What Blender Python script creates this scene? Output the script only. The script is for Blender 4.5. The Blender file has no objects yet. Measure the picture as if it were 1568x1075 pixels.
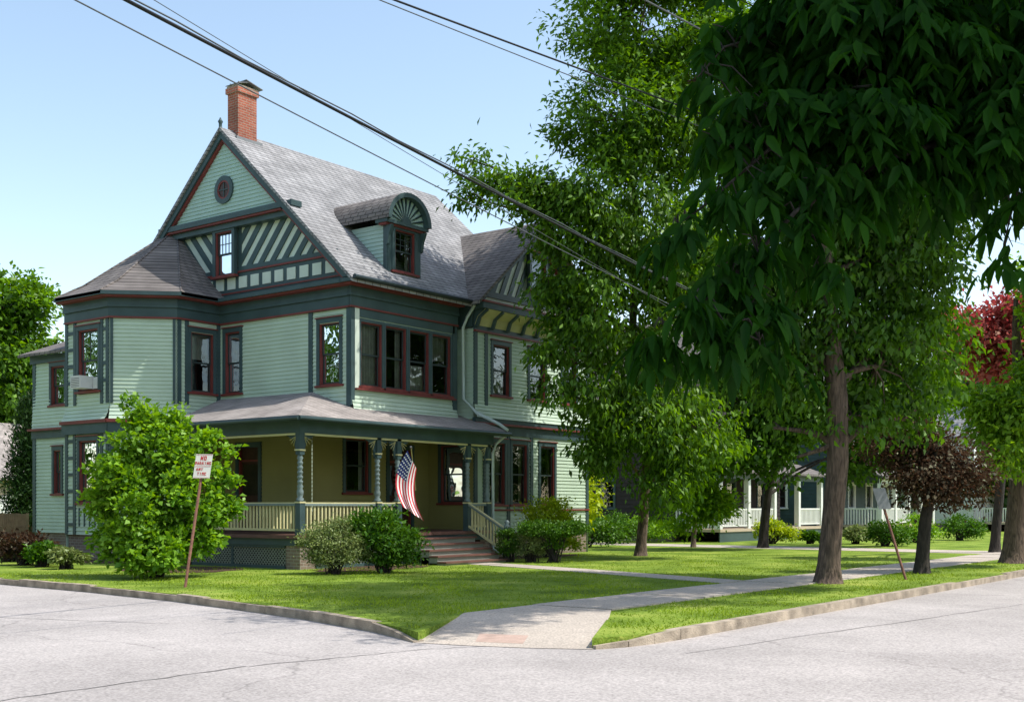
import bpy, math, random
import numpy as np
from mathutils import Vector, noise
rng=np.random.default_rng(7); random.seed(7)
sc=bpy.context.scene
# ---------------------------------------------------------------- survey helpers
FP=1800.0; HX,HY=784.0,775.0; EYE=1.6
TH=math.radians(37.2)
D=(math.cos(TH),math.sin(TH)); R=(math.sin(TH),-math.cos(TH))
def W(px,py,t):
    a=(px-HX)/FP; b=(HY-py)/FP
    return (t*(D[0]+a*R[0]), t*(D[1]+a*R[1]), EYE+b*t)
def G(px,py,z=0.0):
    t=(EYE-z)*FP/(py-HY)
    w=W(px,py,t); return (w[0],w[1])
# ---------------------------------------------------------------- materials
MATS={}
def nt(name):
    m=bpy.data.materials.new(name); m.use_nodes=True
    t=m.node_tree; t.nodes.clear(); MATS[name]=m
    o=t.nodes.new('ShaderNodeOutputMaterial'); return m,t,o
def pm(name,col,rough=.65,var=.12,scale=2.5,bump=0.0,bscale=40,metal=0,spec=.3):
    m,t,o=nt(name); N=t.nodes.new; L=t.links.new
    p=N('ShaderNodeBsdfPrincipled'); tc=N('ShaderNodeTexCoord')
    n=N('ShaderNodeTexNoise'); n.inputs['Scale'].default_value=scale; n.inputs['Detail'].default_value=6
    L(tc.outputs['Object'],n.inputs['Vector'])
    r=N('ShaderNodeValToRGB'); r.color_ramp.elements[0].position=.3; r.color_ramp.elements[1].position=.7
    r.color_ramp.elements[0].color=tuple(c*(1-var) for c in col)+(1,)
    r.color_ramp.elements[1].color=tuple(min(1,c*(1+var)) for c in col)+(1,)
    L(n.outputs['Fac'],r.inputs['Fac']); L(r.outputs['Color'],p.inputs['Base Color'])
    p.inputs['Roughness'].default_value=rough; p.inputs['Metallic'].default_value=metal
    p.inputs['Specular IOR Level'].default_value=spec
    if bump:
        n2=N('ShaderNodeTexNoise'); n2.inputs['Scale'].default_value=bscale; n2.inputs['Detail'].default_value=4
        L(tc.outputs['Object'],n2.inputs['Vector'])
        b=N('ShaderNodeBump'); b.inputs['Strength'].default_value=bump; b.inputs['Distance'].default_value=.02
        L(n2.outputs['Fac'],b.inputs['Height']); L(b.outputs['Normal'],p.inputs['Normal'])
    L(p.outputs['BSDF'],o.inputs['Surface']); return m
def brickmat(name,c1,c2,mortar,bw,bh,ms,rough=.85,zk=1.0,bump=.5,big=.25):
    m,t,o=nt(name); N=t.nodes.new; L=t.links.new
    p=N('ShaderNodeBsdfPrincipled'); g=N('ShaderNodeNewGeometry'); s=N('ShaderNodeSeparateXYZ')
    L(g.outputs['Position'],s.inputs[0])
    a=N('ShaderNodeMath'); a.operation='ADD'; L(s.outputs['X'],a.inputs[0]); L(s.outputs['Y'],a.inputs[1])
    k=N('ShaderNodeMath'); k.operation='MULTIPLY'; k.inputs[1].default_value=zk; L(s.outputs['Z'],k.inputs[0])
    c=N('ShaderNodeCombineXYZ'); L(a.outputs[0],c.inputs[0]); L(k.outputs[0],c.inputs[1])
    b=N('ShaderNodeTexBrick'); b.inputs['Scale'].default_value=1
    b.inputs['Brick Width'].default_value=bw; b.inputs['Row Height'].default_value=bh
    b.inputs['Mortar Size'].default_value=ms; b.inputs['Mortar Smooth'].default_value=.3
    b.inputs['Color1'].default_value=c1+(1,); b.inputs['Color2'].default_value=c2+(1,); b.inputs['Mortar'].default_value=mortar+(1,)
    L(c.outputs[0],b.inputs['Vector'])
    n=N('ShaderNodeTexNoise'); n.inputs['Scale'].default_value=1.3; n.inputs['Detail'].default_value=7; L(g.outputs['Position'],n.inputs['Vector'])
    mr=N('ShaderNodeMapRange'); mr.inputs['From Min'].default_value=.3; mr.inputs['From Max'].default_value=.7
    mr.inputs['To Min'].default_value=1-big; mr.inputs['To Max'].default_value=1+big; L(n.outputs['Fac'],mr.inputs['Value'])
    mx=N('ShaderNodeVectorMath'); mx.operation='SCALE'; L(b.outputs['Color'],mx.inputs[0]); L(mr.outputs[0],mx.inputs['Scale'])
    L(mx.outputs[0],p.inputs['Base Color']); p.inputs['Roughness'].default_value=rough
    p.inputs['Specular IOR Level'].default_value=.2
    bp=N('ShaderNodeBump'); bp.invert=True; bp.inputs['Strength'].default_value=bump; bp.inputs['Distance'].default_value=.01
    L(b.outputs['Fac'],bp.inputs['Height']); L(bp.outputs['Normal'],p.inputs['Normal'])
    L(p.outputs['BSDF'],o.inputs['Surface']); return m
def leafmat(name,dark,light,trans=.35,gloss=.04,tv=1.5):
    m,t,o=nt(name); N=t.nodes.new; L=t.links.new
    a=N('ShaderNodeAttribute'); a.attribute_name='var'
    r=N('ShaderNodeValToRGB'); r.color_ramp.elements[0].color=dark+(1,); r.color_ramp.elements[1].color=light+(1,)
    L(a.outputs['Fac'],r.inputs['Fac'])
    d=N('ShaderNodeBsdfDiffuse'); tr=N('ShaderNodeBsdfTranslucent'); gl=N('ShaderNodeBsdfGlossy')
    gl.inputs['Roughness'].default_value=.45; gl.inputs['Color'].default_value=(.6,.7,.5,1)
    h=N('ShaderNodeHueSaturation'); h.inputs['Hue'].default_value=.485; h.inputs['Saturation'].default_value=1.15; h.inputs['Value'].default_value=tv
    L(r.outputs['Color'],d.inputs['Color']); L(r.outputs['Color'],h.inputs['Color']); L(h.outputs['Color'],tr.inputs['Color'])
    m1=N('ShaderNodeMixShader'); m1.inputs[0].default_value=trans; L(d.outputs[0],m1.inputs[1]); L(tr.outputs[0],m1.inputs[2])
    m2=N('ShaderNodeMixShader'); m2.inputs[0].default_value=gloss; L(m1.outputs[0],m2.inputs[1]); L(gl.outputs[0],m2.inputs[2])
    L(m2.outputs[0],o.inputs['Surface']); return m
def glassmat(name):
    m,t,o=nt(name); N=t.nodes.new; L=t.links.new
    g=N('ShaderNodeBsdfGlossy'); g.inputs['Roughness'].default_value=.02; g.inputs['Color'].default_value=(.8,.85,.9,1)
    tr=N('ShaderNodeBsdfTransparent'); tr.inputs['Color'].default_value=(.72,.78,.76,1)
    f=N('ShaderNodeFresnel'); f.inputs['IOR'].default_value=1.6
    mr=N('ShaderNodeMath'); mr.operation='MULTIPLY_ADD'; mr.inputs[1].default_value=1.0; mr.inputs[2].default_value=.07; L(f.outputs[0],mr.inputs[0])
    tc=N('ShaderNodeTexCoord'); n=N('ShaderNodeTexNoise'); n.inputs['Scale'].default_value=1.6
    L(tc.outputs['Object'],n.inputs['Vector']); b=N('ShaderNodeBump'); b.inputs['Strength'].default_value=.2; b.inputs['Distance'].default_value=.05
    L(n.outputs['Fac'],b.inputs['Height']); L(b.outputs['Normal'],g.inputs['Normal'])
    x=N('ShaderNodeMixShader'); L(mr.outputs[0],x.inputs[0]); L(tr.outputs[0],x.inputs[1]); L(g.outputs[0],x.inputs[2])
    L(x.outputs[0],o.inputs['Surface']); return m

pm('siding_mint',(.47,.58,.455),.55,.08,1.2)
pm('siding_gable',(.38,.52,.455),.55,.07,1.2)
pm('siding_olive',(.28,.26,.095),.6,.08,1.2)
pm('trim_teal',(.048,.082,.086),.45,.18,2)
pm('trim_red',(.18,.040,.034),.5,.15,3)
pm('trim_cream',(.60,.55,.30),.5,.08,3)
pm('trim_pale',(.58,.65,.56),.5,.06,3)
pm('panel_pale',(.58,.66,.58),.55,.06,3)
pm('white_paint',(.74,.74,.71),.5,.05,3)
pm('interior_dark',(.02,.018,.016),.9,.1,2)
pm('curtain',(.46,.44,.40),.9,.15,5)
pm('door_wood',(.05,.022,.014),.4,.3,6)
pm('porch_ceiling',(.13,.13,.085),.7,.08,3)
pm('step_red',(.15,.075,.06),.6,.2,3,.2)
pm('downspout',(.52,.60,.57),.4,.05,3)
pm('metal_grey',(.30,.31,.32),.45,.15,5,0,40,.7)
pm('rust_post',(.16,.075,.05),.8,.35,9,.3)
pm('sign_white',(.78,.76,.72),.5,.08,8)
pm('sign_red',(.5,.05,.05),.5,.1,8)
pm('sign_back',(.22,.23,.24),.5,.15,8)
pm('flag_white',(.8,.8,.8),.8,.03,8)
pm('flag_red',(.55,.02,.04),.8,.05,8)
pm('flag_blue',(.02,.035,.16),.8,.05,8)
pm('wire_black',(.015,.015,.018),.5,.1,8)
pm('wire_grey',(.10,.11,.12),.5,.1,8)
pm('wood_pole',(.16,.12,.09),.9,.3,6,.5)
pm('ac_white',(.62,.62,.60),.5,.05,6)
pm('fence_wood',(.30,.20,.12),.85,.25,4,.3)
pm('lattice',(.25,.27,.22),.6,.1,4)
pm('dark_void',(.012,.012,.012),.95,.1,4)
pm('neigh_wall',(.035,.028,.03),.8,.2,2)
pm('neigh_white',(.74,.75,.74),.6,.06,2)
pm('neigh_tan',(.50,.40,.30),.6,.08,2)
pm('mulch',(.07,.04,.025),.95,.4,12,.8,60)
pm('concrete_curb',(.36,.30,.23),.9,.42,3.5,.8,50)
pm('sash_dark',(.03,.045,.045),.45,.1,3)
pm('trim_dark',(.03,.045,.05),.4,.1,3)
pm('post_turn',(.17,.22,.215),.45,.12,3)
pm('step_side',(.26,.28,.24),.6,.1,3)
pm('ac_dark',(.05,.05,.05),.6,.1,3)
brickmat('chimney_brick',(.44,.13,.08),(.34,.09,.058),(.38,.28,.22),.215,.075,.012,.9)
brickmat('pier_brick',(.24,.18,.14),(.19,.14,.11),(.30,.27,.23),.22,.085,.012,.9)
brickmat('shingle_main',(.345,.34,.345),(.245,.243,.248),(.10,.10,.102),.30,.15,.016,.95,1.35,.7,.2)
brickmat('shingle_turret',(.225,.20,.185),(.165,.147,.14),(.06,.054,.05),.30,.15,.016,.95,1.3,.7,.22)
brickmat('shingle_porch',(.39,.345,.32),(.30,.27,.25),(.12,.105,.095),.30,.15,.016,.95,3.0,.7,.22)
glassmat('window_glass')
def barkmat(name,c):
    m,t,o=nt(name); N=t.nodes.new; L=t.links.new
    p=N('ShaderNodeBsdfPrincipled'); tc=N('ShaderNodeTexCoord'); mp=N('ShaderNodeMapping'); mp.inputs['Scale'].default_value=(9,9,1.6)
    L(tc.outputs['Object'],mp.inputs[0]); n=N('ShaderNodeTexNoise'); n.inputs['Scale'].default_value=2.2; n.inputs['Detail'].default_value=8
    n.inputs['Distortion'].default_value=.8
    L(mp.outputs[0],n.inputs['Vector']); r=N('ShaderNodeValToRGB'); r.color_ramp.elements[0].position=.35; r.color_ramp.elements[1].position=.65
    r.color_ramp.elements[0].color=tuple(x*.35 for x in c)+(1,); r.color_ramp.elements[1].color=c+(1,)
    L(n.outputs['Fac'],r.inputs[0]); L(r.outputs[0],p.inputs['Base Color']); p.inputs['Roughness'].default_value=.95
    b=N('ShaderNodeBump'); b.inputs['Strength'].default_value=.9; b.inputs['Distance'].default_value=.04
    L(n.outputs['Fac'],b.inputs['Height']); L(b.outputs['Normal'],p.inputs['Normal']); L(p.outputs[0],o.inputs['Surface'])
barkmat('bark',(.16,.11,.08)); barkmat('bark_dark',(.05,.04,.033))
leafmat('leaf_tree',(.016,.060,.006),(.18,.36,.025),.44)
leafmat('leaf_street',(.010,.044,.005),(.11,.25,.018),.42)
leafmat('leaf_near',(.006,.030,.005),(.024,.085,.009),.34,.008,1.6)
leafmat('leaf_bush',(.05,.16,.008),(.30,.52,.045),.34)
leafmat('leaf_shrub',(.022,.085,.008),(.11,.24,.022),.24)
leafmat('leaf_shrub_var',(.08,.13,.035),(.34,.40,.15),.24)
leafmat('leaf_yellow',(.17,.29,.01),(.50,.58,.02),.3)
leafmat('leaf_lime',(.055,.16,.008),(.28,.48,.035),.42)
leafmat('leaf_red',(.24,.05,.045),(.58,.19,.15),.35)
leafmat('leaf_plum',(.030,.015,.012),(.10,.058,.032),.3)
leafmat('leaf_far',(.018,.06,.008),(.09,.18,.028),.22)
leafmat('leaf_cypress',(.010,.035,.010),(.04,.085,.02),.1)
leafmat('grass_blade',(.06,.13,.008),(.31,.42,.035),.18,.01)
def grassmat():
    m,t,o=nt('lawn_grass'); N=t.nodes.new; L=t.links.new
    p=N('ShaderNodeBsdfPrincipled'); g=N('ShaderNodeNewGeometry')
    n1=N('ShaderNodeTexNoise'); n1.inputs['Scale'].default_value=.7; n1.inputs['Detail'].default_value=8
    n2=N('ShaderNodeTexNoise'); n2.inputs['Scale'].default_value=22; n2.inputs['Detail'].default_value=6
    for n in (n1,n2): L(g.outputs['Position'],n.inputs['Vector'])
    a=N('ShaderNodeMath'); a.operation='MULTIPLY_ADD'; a.inputs[1].default_value=.55; L(n1.outputs['Fac'],a.inputs[0])
    b=N('ShaderNodeMath'); b.operation='MULTIPLY'; b.inputs[1].default_value=.45; L(n2.outputs['Fac'],b.inputs[0]); L(b.outputs[0],a.inputs[2])
    r=N('ShaderNodeValToRGB'); e=r.color_ramp.elements; e[0].position=.36; e[0].color=(.07,.11,.014,1); e[1].position=.64; e[1].color=(.35,.40,.08,1)
    x=r.color_ramp.elements.new(.5); x.color=(.17,.26,.03,1)
    L(a.outputs[0],r.inputs[0]); L(r.outputs[0],p.inputs['Base Color']); p.inputs['Roughness'].default_value=.9; p.inputs['Specular IOR Level'].default_value=.1
    bp=N('ShaderNodeBump'); bp.inputs['Strength'].default_value=.8; bp.inputs['Distance'].default_value=.04; L(n2.outputs['Fac'],bp.inputs['Height']); L(bp.outputs[0],p.inputs['Normal'])
    L(p.outputs[0],o.inputs['Surface'])
grassmat()
def pavemat(name,c,crack=.5,cs=.35,joint=0):
    m,t,o=nt(name); N=t.nodes.new; L=t.links.new
    p=N('ShaderNodeBsdfPrincipled'); g=N('ShaderNodeNewGeometry')
    n1=N('ShaderNodeTexNoise'); n1.inputs['Scale'].default_value=.35; n1.inputs['Detail'].default_value=9; n1.inputs['Roughness'].default_value=.65
    n2=N('ShaderNodeTexNoise'); n2.inputs['Scale'].default_value=34; n2.inputs['Detail'].default_value=4
    nd=N('ShaderNodeTexNoise'); nd.inputs['Scale'].default_value=.8; nd.inputs['Detail'].default_value=5
    for n in (n1,n2,nd): L(g.outputs['Position'],n.inputs['Vector'])
    r=N('ShaderNodeValToRGB'); e=r.color_ramp.elements; e[0].position=.3; e[1].position=.7
    e[0].color=tuple(x*.78 for x in c)+(1,); e[1].color=tuple(x*1.12 for x in c)+(1,); L(n1.outputs['Fac'],r.inputs[0])
    mr=N('ShaderNodeMapRange'); mr.inputs['From Min'].default_value=.25; mr.inputs['From Max'].default_value=.75; mr.inputs['To Min'].default_value=.64; mr.inputs['To Max'].default_value=1.32
    L(n2.outputs['Fac'],mr.inputs[0])
    s=N('ShaderNodeVectorMath'); s.operation='SCALE'; L(r.outputs[0],s.inputs[0]); L(mr.outputs[0],s.inputs['Scale'])
    ad=N('ShaderNodeVectorMath'); ad.operation='MULTIPLY_ADD'; ad.inputs[1].default_value=(1.6,1.6,0); L(nd.outputs['Color'],ad.inputs[0]); L(g.outputs['Position'],ad.inputs[2])
    v=N('ShaderNodeTexVoronoi'); v.feature='DISTANCE_TO_EDGE'; v.inputs['Scale'].default_value=cs; L(ad.outputs[0],v.inputs['Vector'])
    cr=N('ShaderNodeMapRange'); cr.inputs['From Min'].default_value=.0; cr.inputs['From Max'].default_value=.006; cr.inputs['To Min'].default_value=crack; cr.inputs['To Max'].default_value=1; L(v.outputs['Distance'],cr.inputs[0])
    s2=N('ShaderNodeVectorMath'); s2.operation='SCALE'; L(s.outputs[0],s2.inputs[0]); L(cr.outputs[0],s2.inputs['Scale'])
    L(s2.outputs[0],p.inputs['Base Color']); p.inputs['Roughness'].default_value=.92; p.inputs['Specular IOR Level'].default_value=.2
    bp=N('ShaderNodeBump'); bp.inputs['Strength'].default_value=.4; bp.inputs['Distance'].default_value=.01; L(n2.outputs['Fac'],bp.inputs['Height']); L(bp.outputs[0],p.inputs['Normal'])
    L(p.outputs[0],o.inputs['Surface'])
pavemat('asphalt_road',(.425,.39,.372),.74,.17)
pavemat('sidewalk_concrete',(.50,.435,.37),.7,.8)
pm('tar_seam',(.15,.14,.135),.8,.2,6)
pm('ramp_brick',(.46,.33,.27),.9,.15,6,.3)
# ---------------------------------------------------------------- mesh builder
class MB:
    def __init__(s,name): s.name=name; s.v=[]; s.f=[]; s.m=[]; s.mats=[]; s.sm=[]
    def mi(s,mat):
        if mat not in s.mats: s.mats.append(mat)
        return s.mats.index(mat)
    def poly(s,pts,mat,smooth=False):
        b=len(s.v); s.v+= [tuple(p) for p in pts]; s.f.append(tuple(range(b,b+len(pts)))); s.m.append(s.mi(mat)); s.sm.append(smooth)
    def prism(s,A,Bp,mat):
        n=len(A); b=len(s.v); s.v+=[tuple(p) for p in A]+[tuple(p) for p in Bp]
        fs=[tuple(range(b,b+n)),tuple(range(b+2*n-1,b+n-1,-1))]+[(b+i,b+(i+1)%n,b+n+(i+1)%n,b+n+i) for i in range(n)]
        k=s.mi(mat)
        for f in fs: s.f.append(f); s.m.append(k); s.sm.append(False)
    def box(s,x0,x1,y0,y1,z0,z1,mat):
        s.prism([(x0,y0,z0),(x1,y0,z0),(x1,y1,z0),(x0,y1,z0)],[(x0,y0,z1),(x1,y0,z1),(x1,y1,z1),(x0,y1,z1)],mat)
    def slab(s,pts,th,mat):
        s.prism([(p[0],p[1],p[2]-th) for p in pts],pts,mat)
    def tube(s,pts,rad,mat,n=8,cap=True):
        k=s.mi(mat); rings=[]
        P=[Vector(p) for p in pts]
        if not hasattr(rad,'__len__'): rad=[rad]*len(P)
        for i,p in enumerate(P):
            d=(P[min(i+1,len(P)-1)]-P[max(i-1,0)])
            if d.length<1e-6: d=Vector((0,0,1))
            d.normalize(); a=Vector((0,0,1)) if abs(d.z)<.9 else Vector((1,0,0))
            e1=d.cross(a).normalized(); e2=d.cross(e1)
            b=len(s.v); rings.append(b)
            for j in range(n):
                th=2*math.pi*j/n; s.v.append(tuple(p+(e1*math.cos(th)+e2*math.sin(th))*rad[i]))
        for i in range(len(P)-1):
            a,b=rings[i],rings[i+1]
            for j in range(n):
                s.f.append((a+j,a+(j+1)%n,b+(j+1)%n,b+j)); s.m.append(k); s.sm.append(True)
        if cap:
            for r in (rings[0],rings[-1]): s.f.append(tuple(range(r,r+n))); s.m.append(k); s.sm.append(False)
    def lathe(s,x,y,prof,mat,n=12):
        s.tube([(x,y,z) for z,r in prof],[r for z,r in prof],mat,n)
    def obj(s,parent=None):
        me=bpy.data.meshes.new(s.name); me.from_pydata(s.v,[],s.f)
        for m in s.mats: me.materials.append(MATS[m])
        me.polygons.foreach_set('material_index',s.m); me.polygons.foreach_set('use_smooth',s.sm); me.update()
        o=bpy.data.objects.new(s.name,me); sc.collection.objects.link(o)
        if parent: o.parent=parent
        return o
def empty(name,loc=(0,0,0)):
    e=bpy.data.objects.new(name,None); sc.collection.objects.link(e); e.empty_display_size=.3; return e
class Fr:
    def __init__(s,ox,oy,ux,uy,nx,ny): s.o=(ox,oy); s.u=(ux,uy); s.n=(nx,ny)
    def P(s,a,z,o=0): return (s.o[0]+s.u[0]*a+s.n[0]*o, s.o[1]+s.u[1]*a+s.n[1]*o, z)
def front(Y): return Fr(0,Y,1,0,0,-1)
def left(X): return Fr(X,0,0,1,-1,0)
def fprism(mb,fr,poly,o0,o1,mat): mb.prism([fr.P(a,z,o0) for a,z in poly],[fr.P(a,z,o1) for a,z in poly],mat)
def fbox(mb,fr,a0,a1,z0,z1,o0,o1,mat): fprism(mb,fr,[(a0,z0),(a1,z0),(a1,z1),(a0,z1)],o0,o1,mat)
def siding(mb,fr,s0,s1,z0,z1,mat,holes=(),clip=None,h=.115,base=0,flare=0):
    z=z0
    while z<z1-1e-4:
        zt=min(z+h,z1); zm=(z+zt)/2; iv=[(s0,s1)]
        if clip:
            c0,c1=clip(zm); iv=[(max(s0,c0),min(s1,c1))]
        for (a0,a1,b0,b1) in holes:
            if b0<zm<b1:
                new=[]
                for (p,q) in iv:
                    if a1<=p or a0>=q: new.append((p,q)); continue
                    if a0>p: new.append((p,a0))
                    if a1<q: new.append((a1,q))
                iv=new
        def fo(zz): return base+flare*max(0,1-(zz-z0)/max(.01,(z1-z0)))**2
        for p,q in iv:
            if q-p<.01: continue
            o0=fo(z)+.026; o1=fo(zt)+.002
            mb.poly([fr.P(p,z,o0),fr.P(q,z,o0),fr.P(q,zt,o1),fr.P(p,zt,o1)],mat)
            mb.poly([fr.P(p,z,o0),fr.P(q,z,o0),fr.P(q,z,o0-.024),fr.P(p,z,o0-.024)],mat)
        z=zt
def window(mb,fr,a0,a1,z0,z1,cas=.11,sash=.045,frame='trim_teal',red='trim_red',cur=1,mid=True,grid=None,seed=0,head=True,room=True):
    rr=random.Random(seed*13+int(a0*100)+int(z0*10))
    fbox(mb,fr,a0-cas,a0,z0-.0,z1,-.08,.05,frame); fbox(mb,fr,a1,a1+cas,z0-.0,z1,-.08,.05,frame)
    fbox(mb,fr,a0-cas,a1+cas,z1,z1+cas*1.2,-.08,.055,frame)
    fbox(mb,fr,a0-cas-.04,a1+cas+.04,z0-.06,z0,-.08,.09,red)
    if head: fbox(mb,fr,a0-cas-.03,a1+cas+.03,z1+cas*1.2,z1+cas*1.2+.03,-.02,.09,red)
    e=.038
    fbox(mb,fr,a0,a0+e,z0,z1,-.10,.02,red); fbox(mb,fr,a1-e,a1,z0,z1,-.10,.02,red)
    fbox(mb,fr,a0+e,a1-e,z1-e,z1,-.10,.02,red); fbox(mb,fr,a0+e,a1-e,z0,z0+e,-.10,.02,red)
    i0,i1,j0,j1=a0+e,a1-e,z0+e,z1-e; zm=(j0+j1)/2
    for (q0,q1,off) in ((zm-.02,j1,-.045),(j0,zm+.02,-.075)) if mid else ((j0,j1,-.05),):
        s=sash
        fbox(mb,fr,i0,i0+s,q0,q1,off-.02,off,'sash_dark'); fbox(mb,fr,i1-s,i1,q0,q1,off-.02,off,'sash_dark')
        fbox(mb,fr,i0+s,i1-s,q1-s,q1,off-.02,off,'sash_dark'); fbox(mb,fr,i0+s,i1-s,q0,q0+s,off-.02,off,'sash_dark')
        mb.poly([fr.P(i0+s,q0+s,off-.012),fr.P(i1-s,q0+s,off-.012),fr.P(i1-s,q1-s,off-.012),fr.P(i0+s,q1-s,off-.012)],'window_glass')
        if grid and q1>zm+.1:
            for k in range(1,grid[0]):
                x=i0+s+(i1-i0-2*s)*k/grid[0]; fbox(mb,fr,x-.01,x+.01,q0+s,q1-s,off-.008,off-.001,'sash_dark')
            for k in range(1,grid[1]):
                x=q0+s+(q1-q0-2*s)*k/grid[1]; fbox(mb,fr,i0+s,i1-s,x-.01,x+.01,off-.009,off-.002,'sash_dark')
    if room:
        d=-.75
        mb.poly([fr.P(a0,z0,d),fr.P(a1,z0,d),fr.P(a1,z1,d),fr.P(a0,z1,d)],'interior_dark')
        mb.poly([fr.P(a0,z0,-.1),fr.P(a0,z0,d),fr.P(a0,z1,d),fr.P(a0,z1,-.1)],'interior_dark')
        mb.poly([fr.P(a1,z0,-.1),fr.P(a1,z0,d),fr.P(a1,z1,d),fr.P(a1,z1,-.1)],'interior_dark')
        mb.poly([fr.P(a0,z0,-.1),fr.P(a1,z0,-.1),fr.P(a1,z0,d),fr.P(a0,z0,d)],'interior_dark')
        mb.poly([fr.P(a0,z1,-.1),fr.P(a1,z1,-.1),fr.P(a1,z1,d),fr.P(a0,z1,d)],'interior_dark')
    if cur and room:
        w=a1-a0; segs=[]
        if cur==1: segs=[(a0,a0+w*rr.uniform(.16,.3),z0,z1),(a1-w*rr.uniform(.16,.3),a1,z0,z1)]
        if cur==2: segs=[(a0,a1,z0+(z1-z0)*rr.uniform(.55,.75),z1)]
        if cur==3: segs=[(a0,a1,z0,z0+(z1-z0)*.45)]
        if cur==4: segs=[(a0,a1,z0,z1)]
        for p,q,b,t in segs:
            n=max(4,int((q-p)/.03))
            for i in range(n):
                u0=p+(q-p)*i/n; u1=p+(q-p)*(i+1)/n
                w0=-.2+.025*math.sin(u0*60); w1=-.2+.025*math.sin(u1*60)
                mb.poly([fr.P(u0,b,w0),fr.P(u1,b,w1),fr.P(u1,t,w1),fr.P(u0,t,w0)],'curtain',True)
    return (a0-.02,a1+.02,z0-.02,z1+.02)
def clip_poly(sub,clipc):
    out=sub
    for i in range(len(clipc)):
        A=clipc[i]; Bq=clipc[(i+1)%len(clipc)]; inp=out; out=[]
        def side(p): return (Bq[0]-A[0])*(p[1]-A[1])-(Bq[1]-A[1])*(p[0]-A[0])
        for j in range(len(inp)):
            p=inp[j]; q=inp[(j+1)%len(inp)]; sp,sq=side(p),side(q)
            if sp>=0: out.append(p)
            if (sp>=0)!=(sq>=0):
                t=sp/(sp-sq); out.append((p[0]+(q[0]-p[0])*t,p[1]+(q[1]-p[1])*t))
        if not out: return []
    return out
# ================================================================ HOUSE
H=empty('victorian_house')
walls=MB('walls_siding'); trim=MB('trim_and_cornices'); win=MB('windows'); roof=MB('roofs'); gab=MB('gable_front')
porch=MB('wraparound_porch'); chim=MB('chimney'); dorm=MB('arched_dormer'); found=MB('foundation')
XW,YB,YW=23.2,23.2,24.75
ML=left(XW); BF=front(YB); FW=front(YW); WS=left(28.2); WF=front(22.9)
TA=left(20.26); TC=front(28.8); r2=math.sqrt(.5); TB=Fr(21.6,28.8,-r2,r2,-r2,-r2); RL=left(21.3)
TBW=(28.8+1.34-28.8)/r2
Z2,ZF,ZE=4.35,7.1,7.9
def corner(fr,a,z0,z1,w=.16,mat='trim_teal',o=.045): fbox(trim,fr,a-w/2,a+w/2,z0,z1,-.02,o,mat)
h=[window(win,ML,23.62,24.42,5.0,6.75,cur=3,seed=1), window(win,ML,27.85,28.52,5.0,6.85,cur=1,seed=2)]
siding(walls,ML,24.75,28.8,4.6,ZF,'siding_mint',h); siding(walls,ML,23.2,24.75,4.2,ZF,'siding_mint',h)
corner(ML,24.78,4.5,ZF); corner(ML,23.27,4.35,ZF,.14)
hs=[]
xs=[(23.55,24.4),(24.55,25.42),(25.57,26.42),(26.57,27.42)]
for i,(a,b) in enumerate(xs): hs.append(window(win,BF,a,b,4.95,6.75,cas=.07,cur=[4,1,3,2][i],seed=10+i,head=False))
siding(walls,BF,23.2,27.7,Z2-.1,4.87,'siding_mint',hs,flare=.12); siding(walls,BF,23.2,27.7,4.87,ZF,'siding_mint',hs)
fbox(trim,BF,23.32,27.6,4.83,4.88,0,.12,'trim_red')
fbox(trim,BF,23.3,23.47,4.88,ZF,-.02,.06,'trim_pale'); fbox(trim,BF,23.16,23.3,4.4,ZF,-.02,.05,'trim_teal')
fbox(trim,BF,27.52,27.72,4.4,ZF,-.02,.05,'trim_teal')
fbox(trim,BF,23.3,27.6,6.87,ZF,-.02,.05,'trim_teal')
walls.poly([(27.7,23.2,4.2),(27.7,24.75,4.2),(27.7,24.75,7.9),(27.7,23.2,7.9)],'siding_mint')
h=[window(win,FW,24.5,25.45,2.0,3.6,cur=1,seed=20)]
hd=(26.3,27.4,.88,3.4)
siding(walls,FW,23.2,28.2,.88,4.7,'siding_olive',h+[hd])
def door(fr,a0,a1,z0,z1):
    fbox(win,fr,a0-.12,a0,z0,z1,-.05,.06,'trim_teal'); fbox(win,fr,a1,a1+.12,z0,z1,-.05,.06,'trim_teal'); fbox(win,fr,a0-.12,a1+.12,z1,z1+.15,-.05,.07,'trim_teal')
    fbox(win,fr,a0,a1,z0,z1,-.12,-.06,'door_wood')
    m=(a0+a1)/2
    fbox(win,fr,a0+.12,a1-.12,z0+1.05,z1-.5,-.06,-.05,'window_glass')
    for q in ((a0+.1,m-.04),(m+.04,a1-.1)): fbox(win,fr,q[0],q[1],z0+.15,z0+.9,-.06,-.035,'door_wood')
    fbox(win,fr,a0,a1,z1-.42,z1-.36,-.07,-.03,'trim_red')
    fbox(win,fr,a0,a0+.04,z0,z1,-.1,.02,'trim_red'); fbox(win,fr,a1-.04,a1,z0,z1,-.1,.02,'trim_red')
door(FW,26.35,27.35,.88,3.35)
siding(walls,ML,24.75,28.8,.88,4.9,'siding_olive',[(26.95,27.95,.88,3.4)])
door(ML,27.0,27.9,.88,3.35)
h=[window(win,WS,23.3,24.2,1.7,3.5,cur=1,seed=22)]
siding(walls,WS,22.9,24.75,.88,4.3,'siding_olive',h)
siding(walls,WS,22.9,24.75,4.3,ZF,'siding_mint')
h=[window(win,WF,29.15,29.98,5.1,6.7,cur=3,seed=30),window(win,WF,31.1,31.95,5.1,6.7,cur=1,seed=31),window(win,WF,33.0,33.8,5.1,6.7,cur=1,seed=32)]
siding(walls,WF,28.2,34.6,4.35,5.0,'siding_mint',h,flare=.14); siding(walls,WF,28.2,34.6,5.0,ZF,'siding_mint',h)
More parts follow.
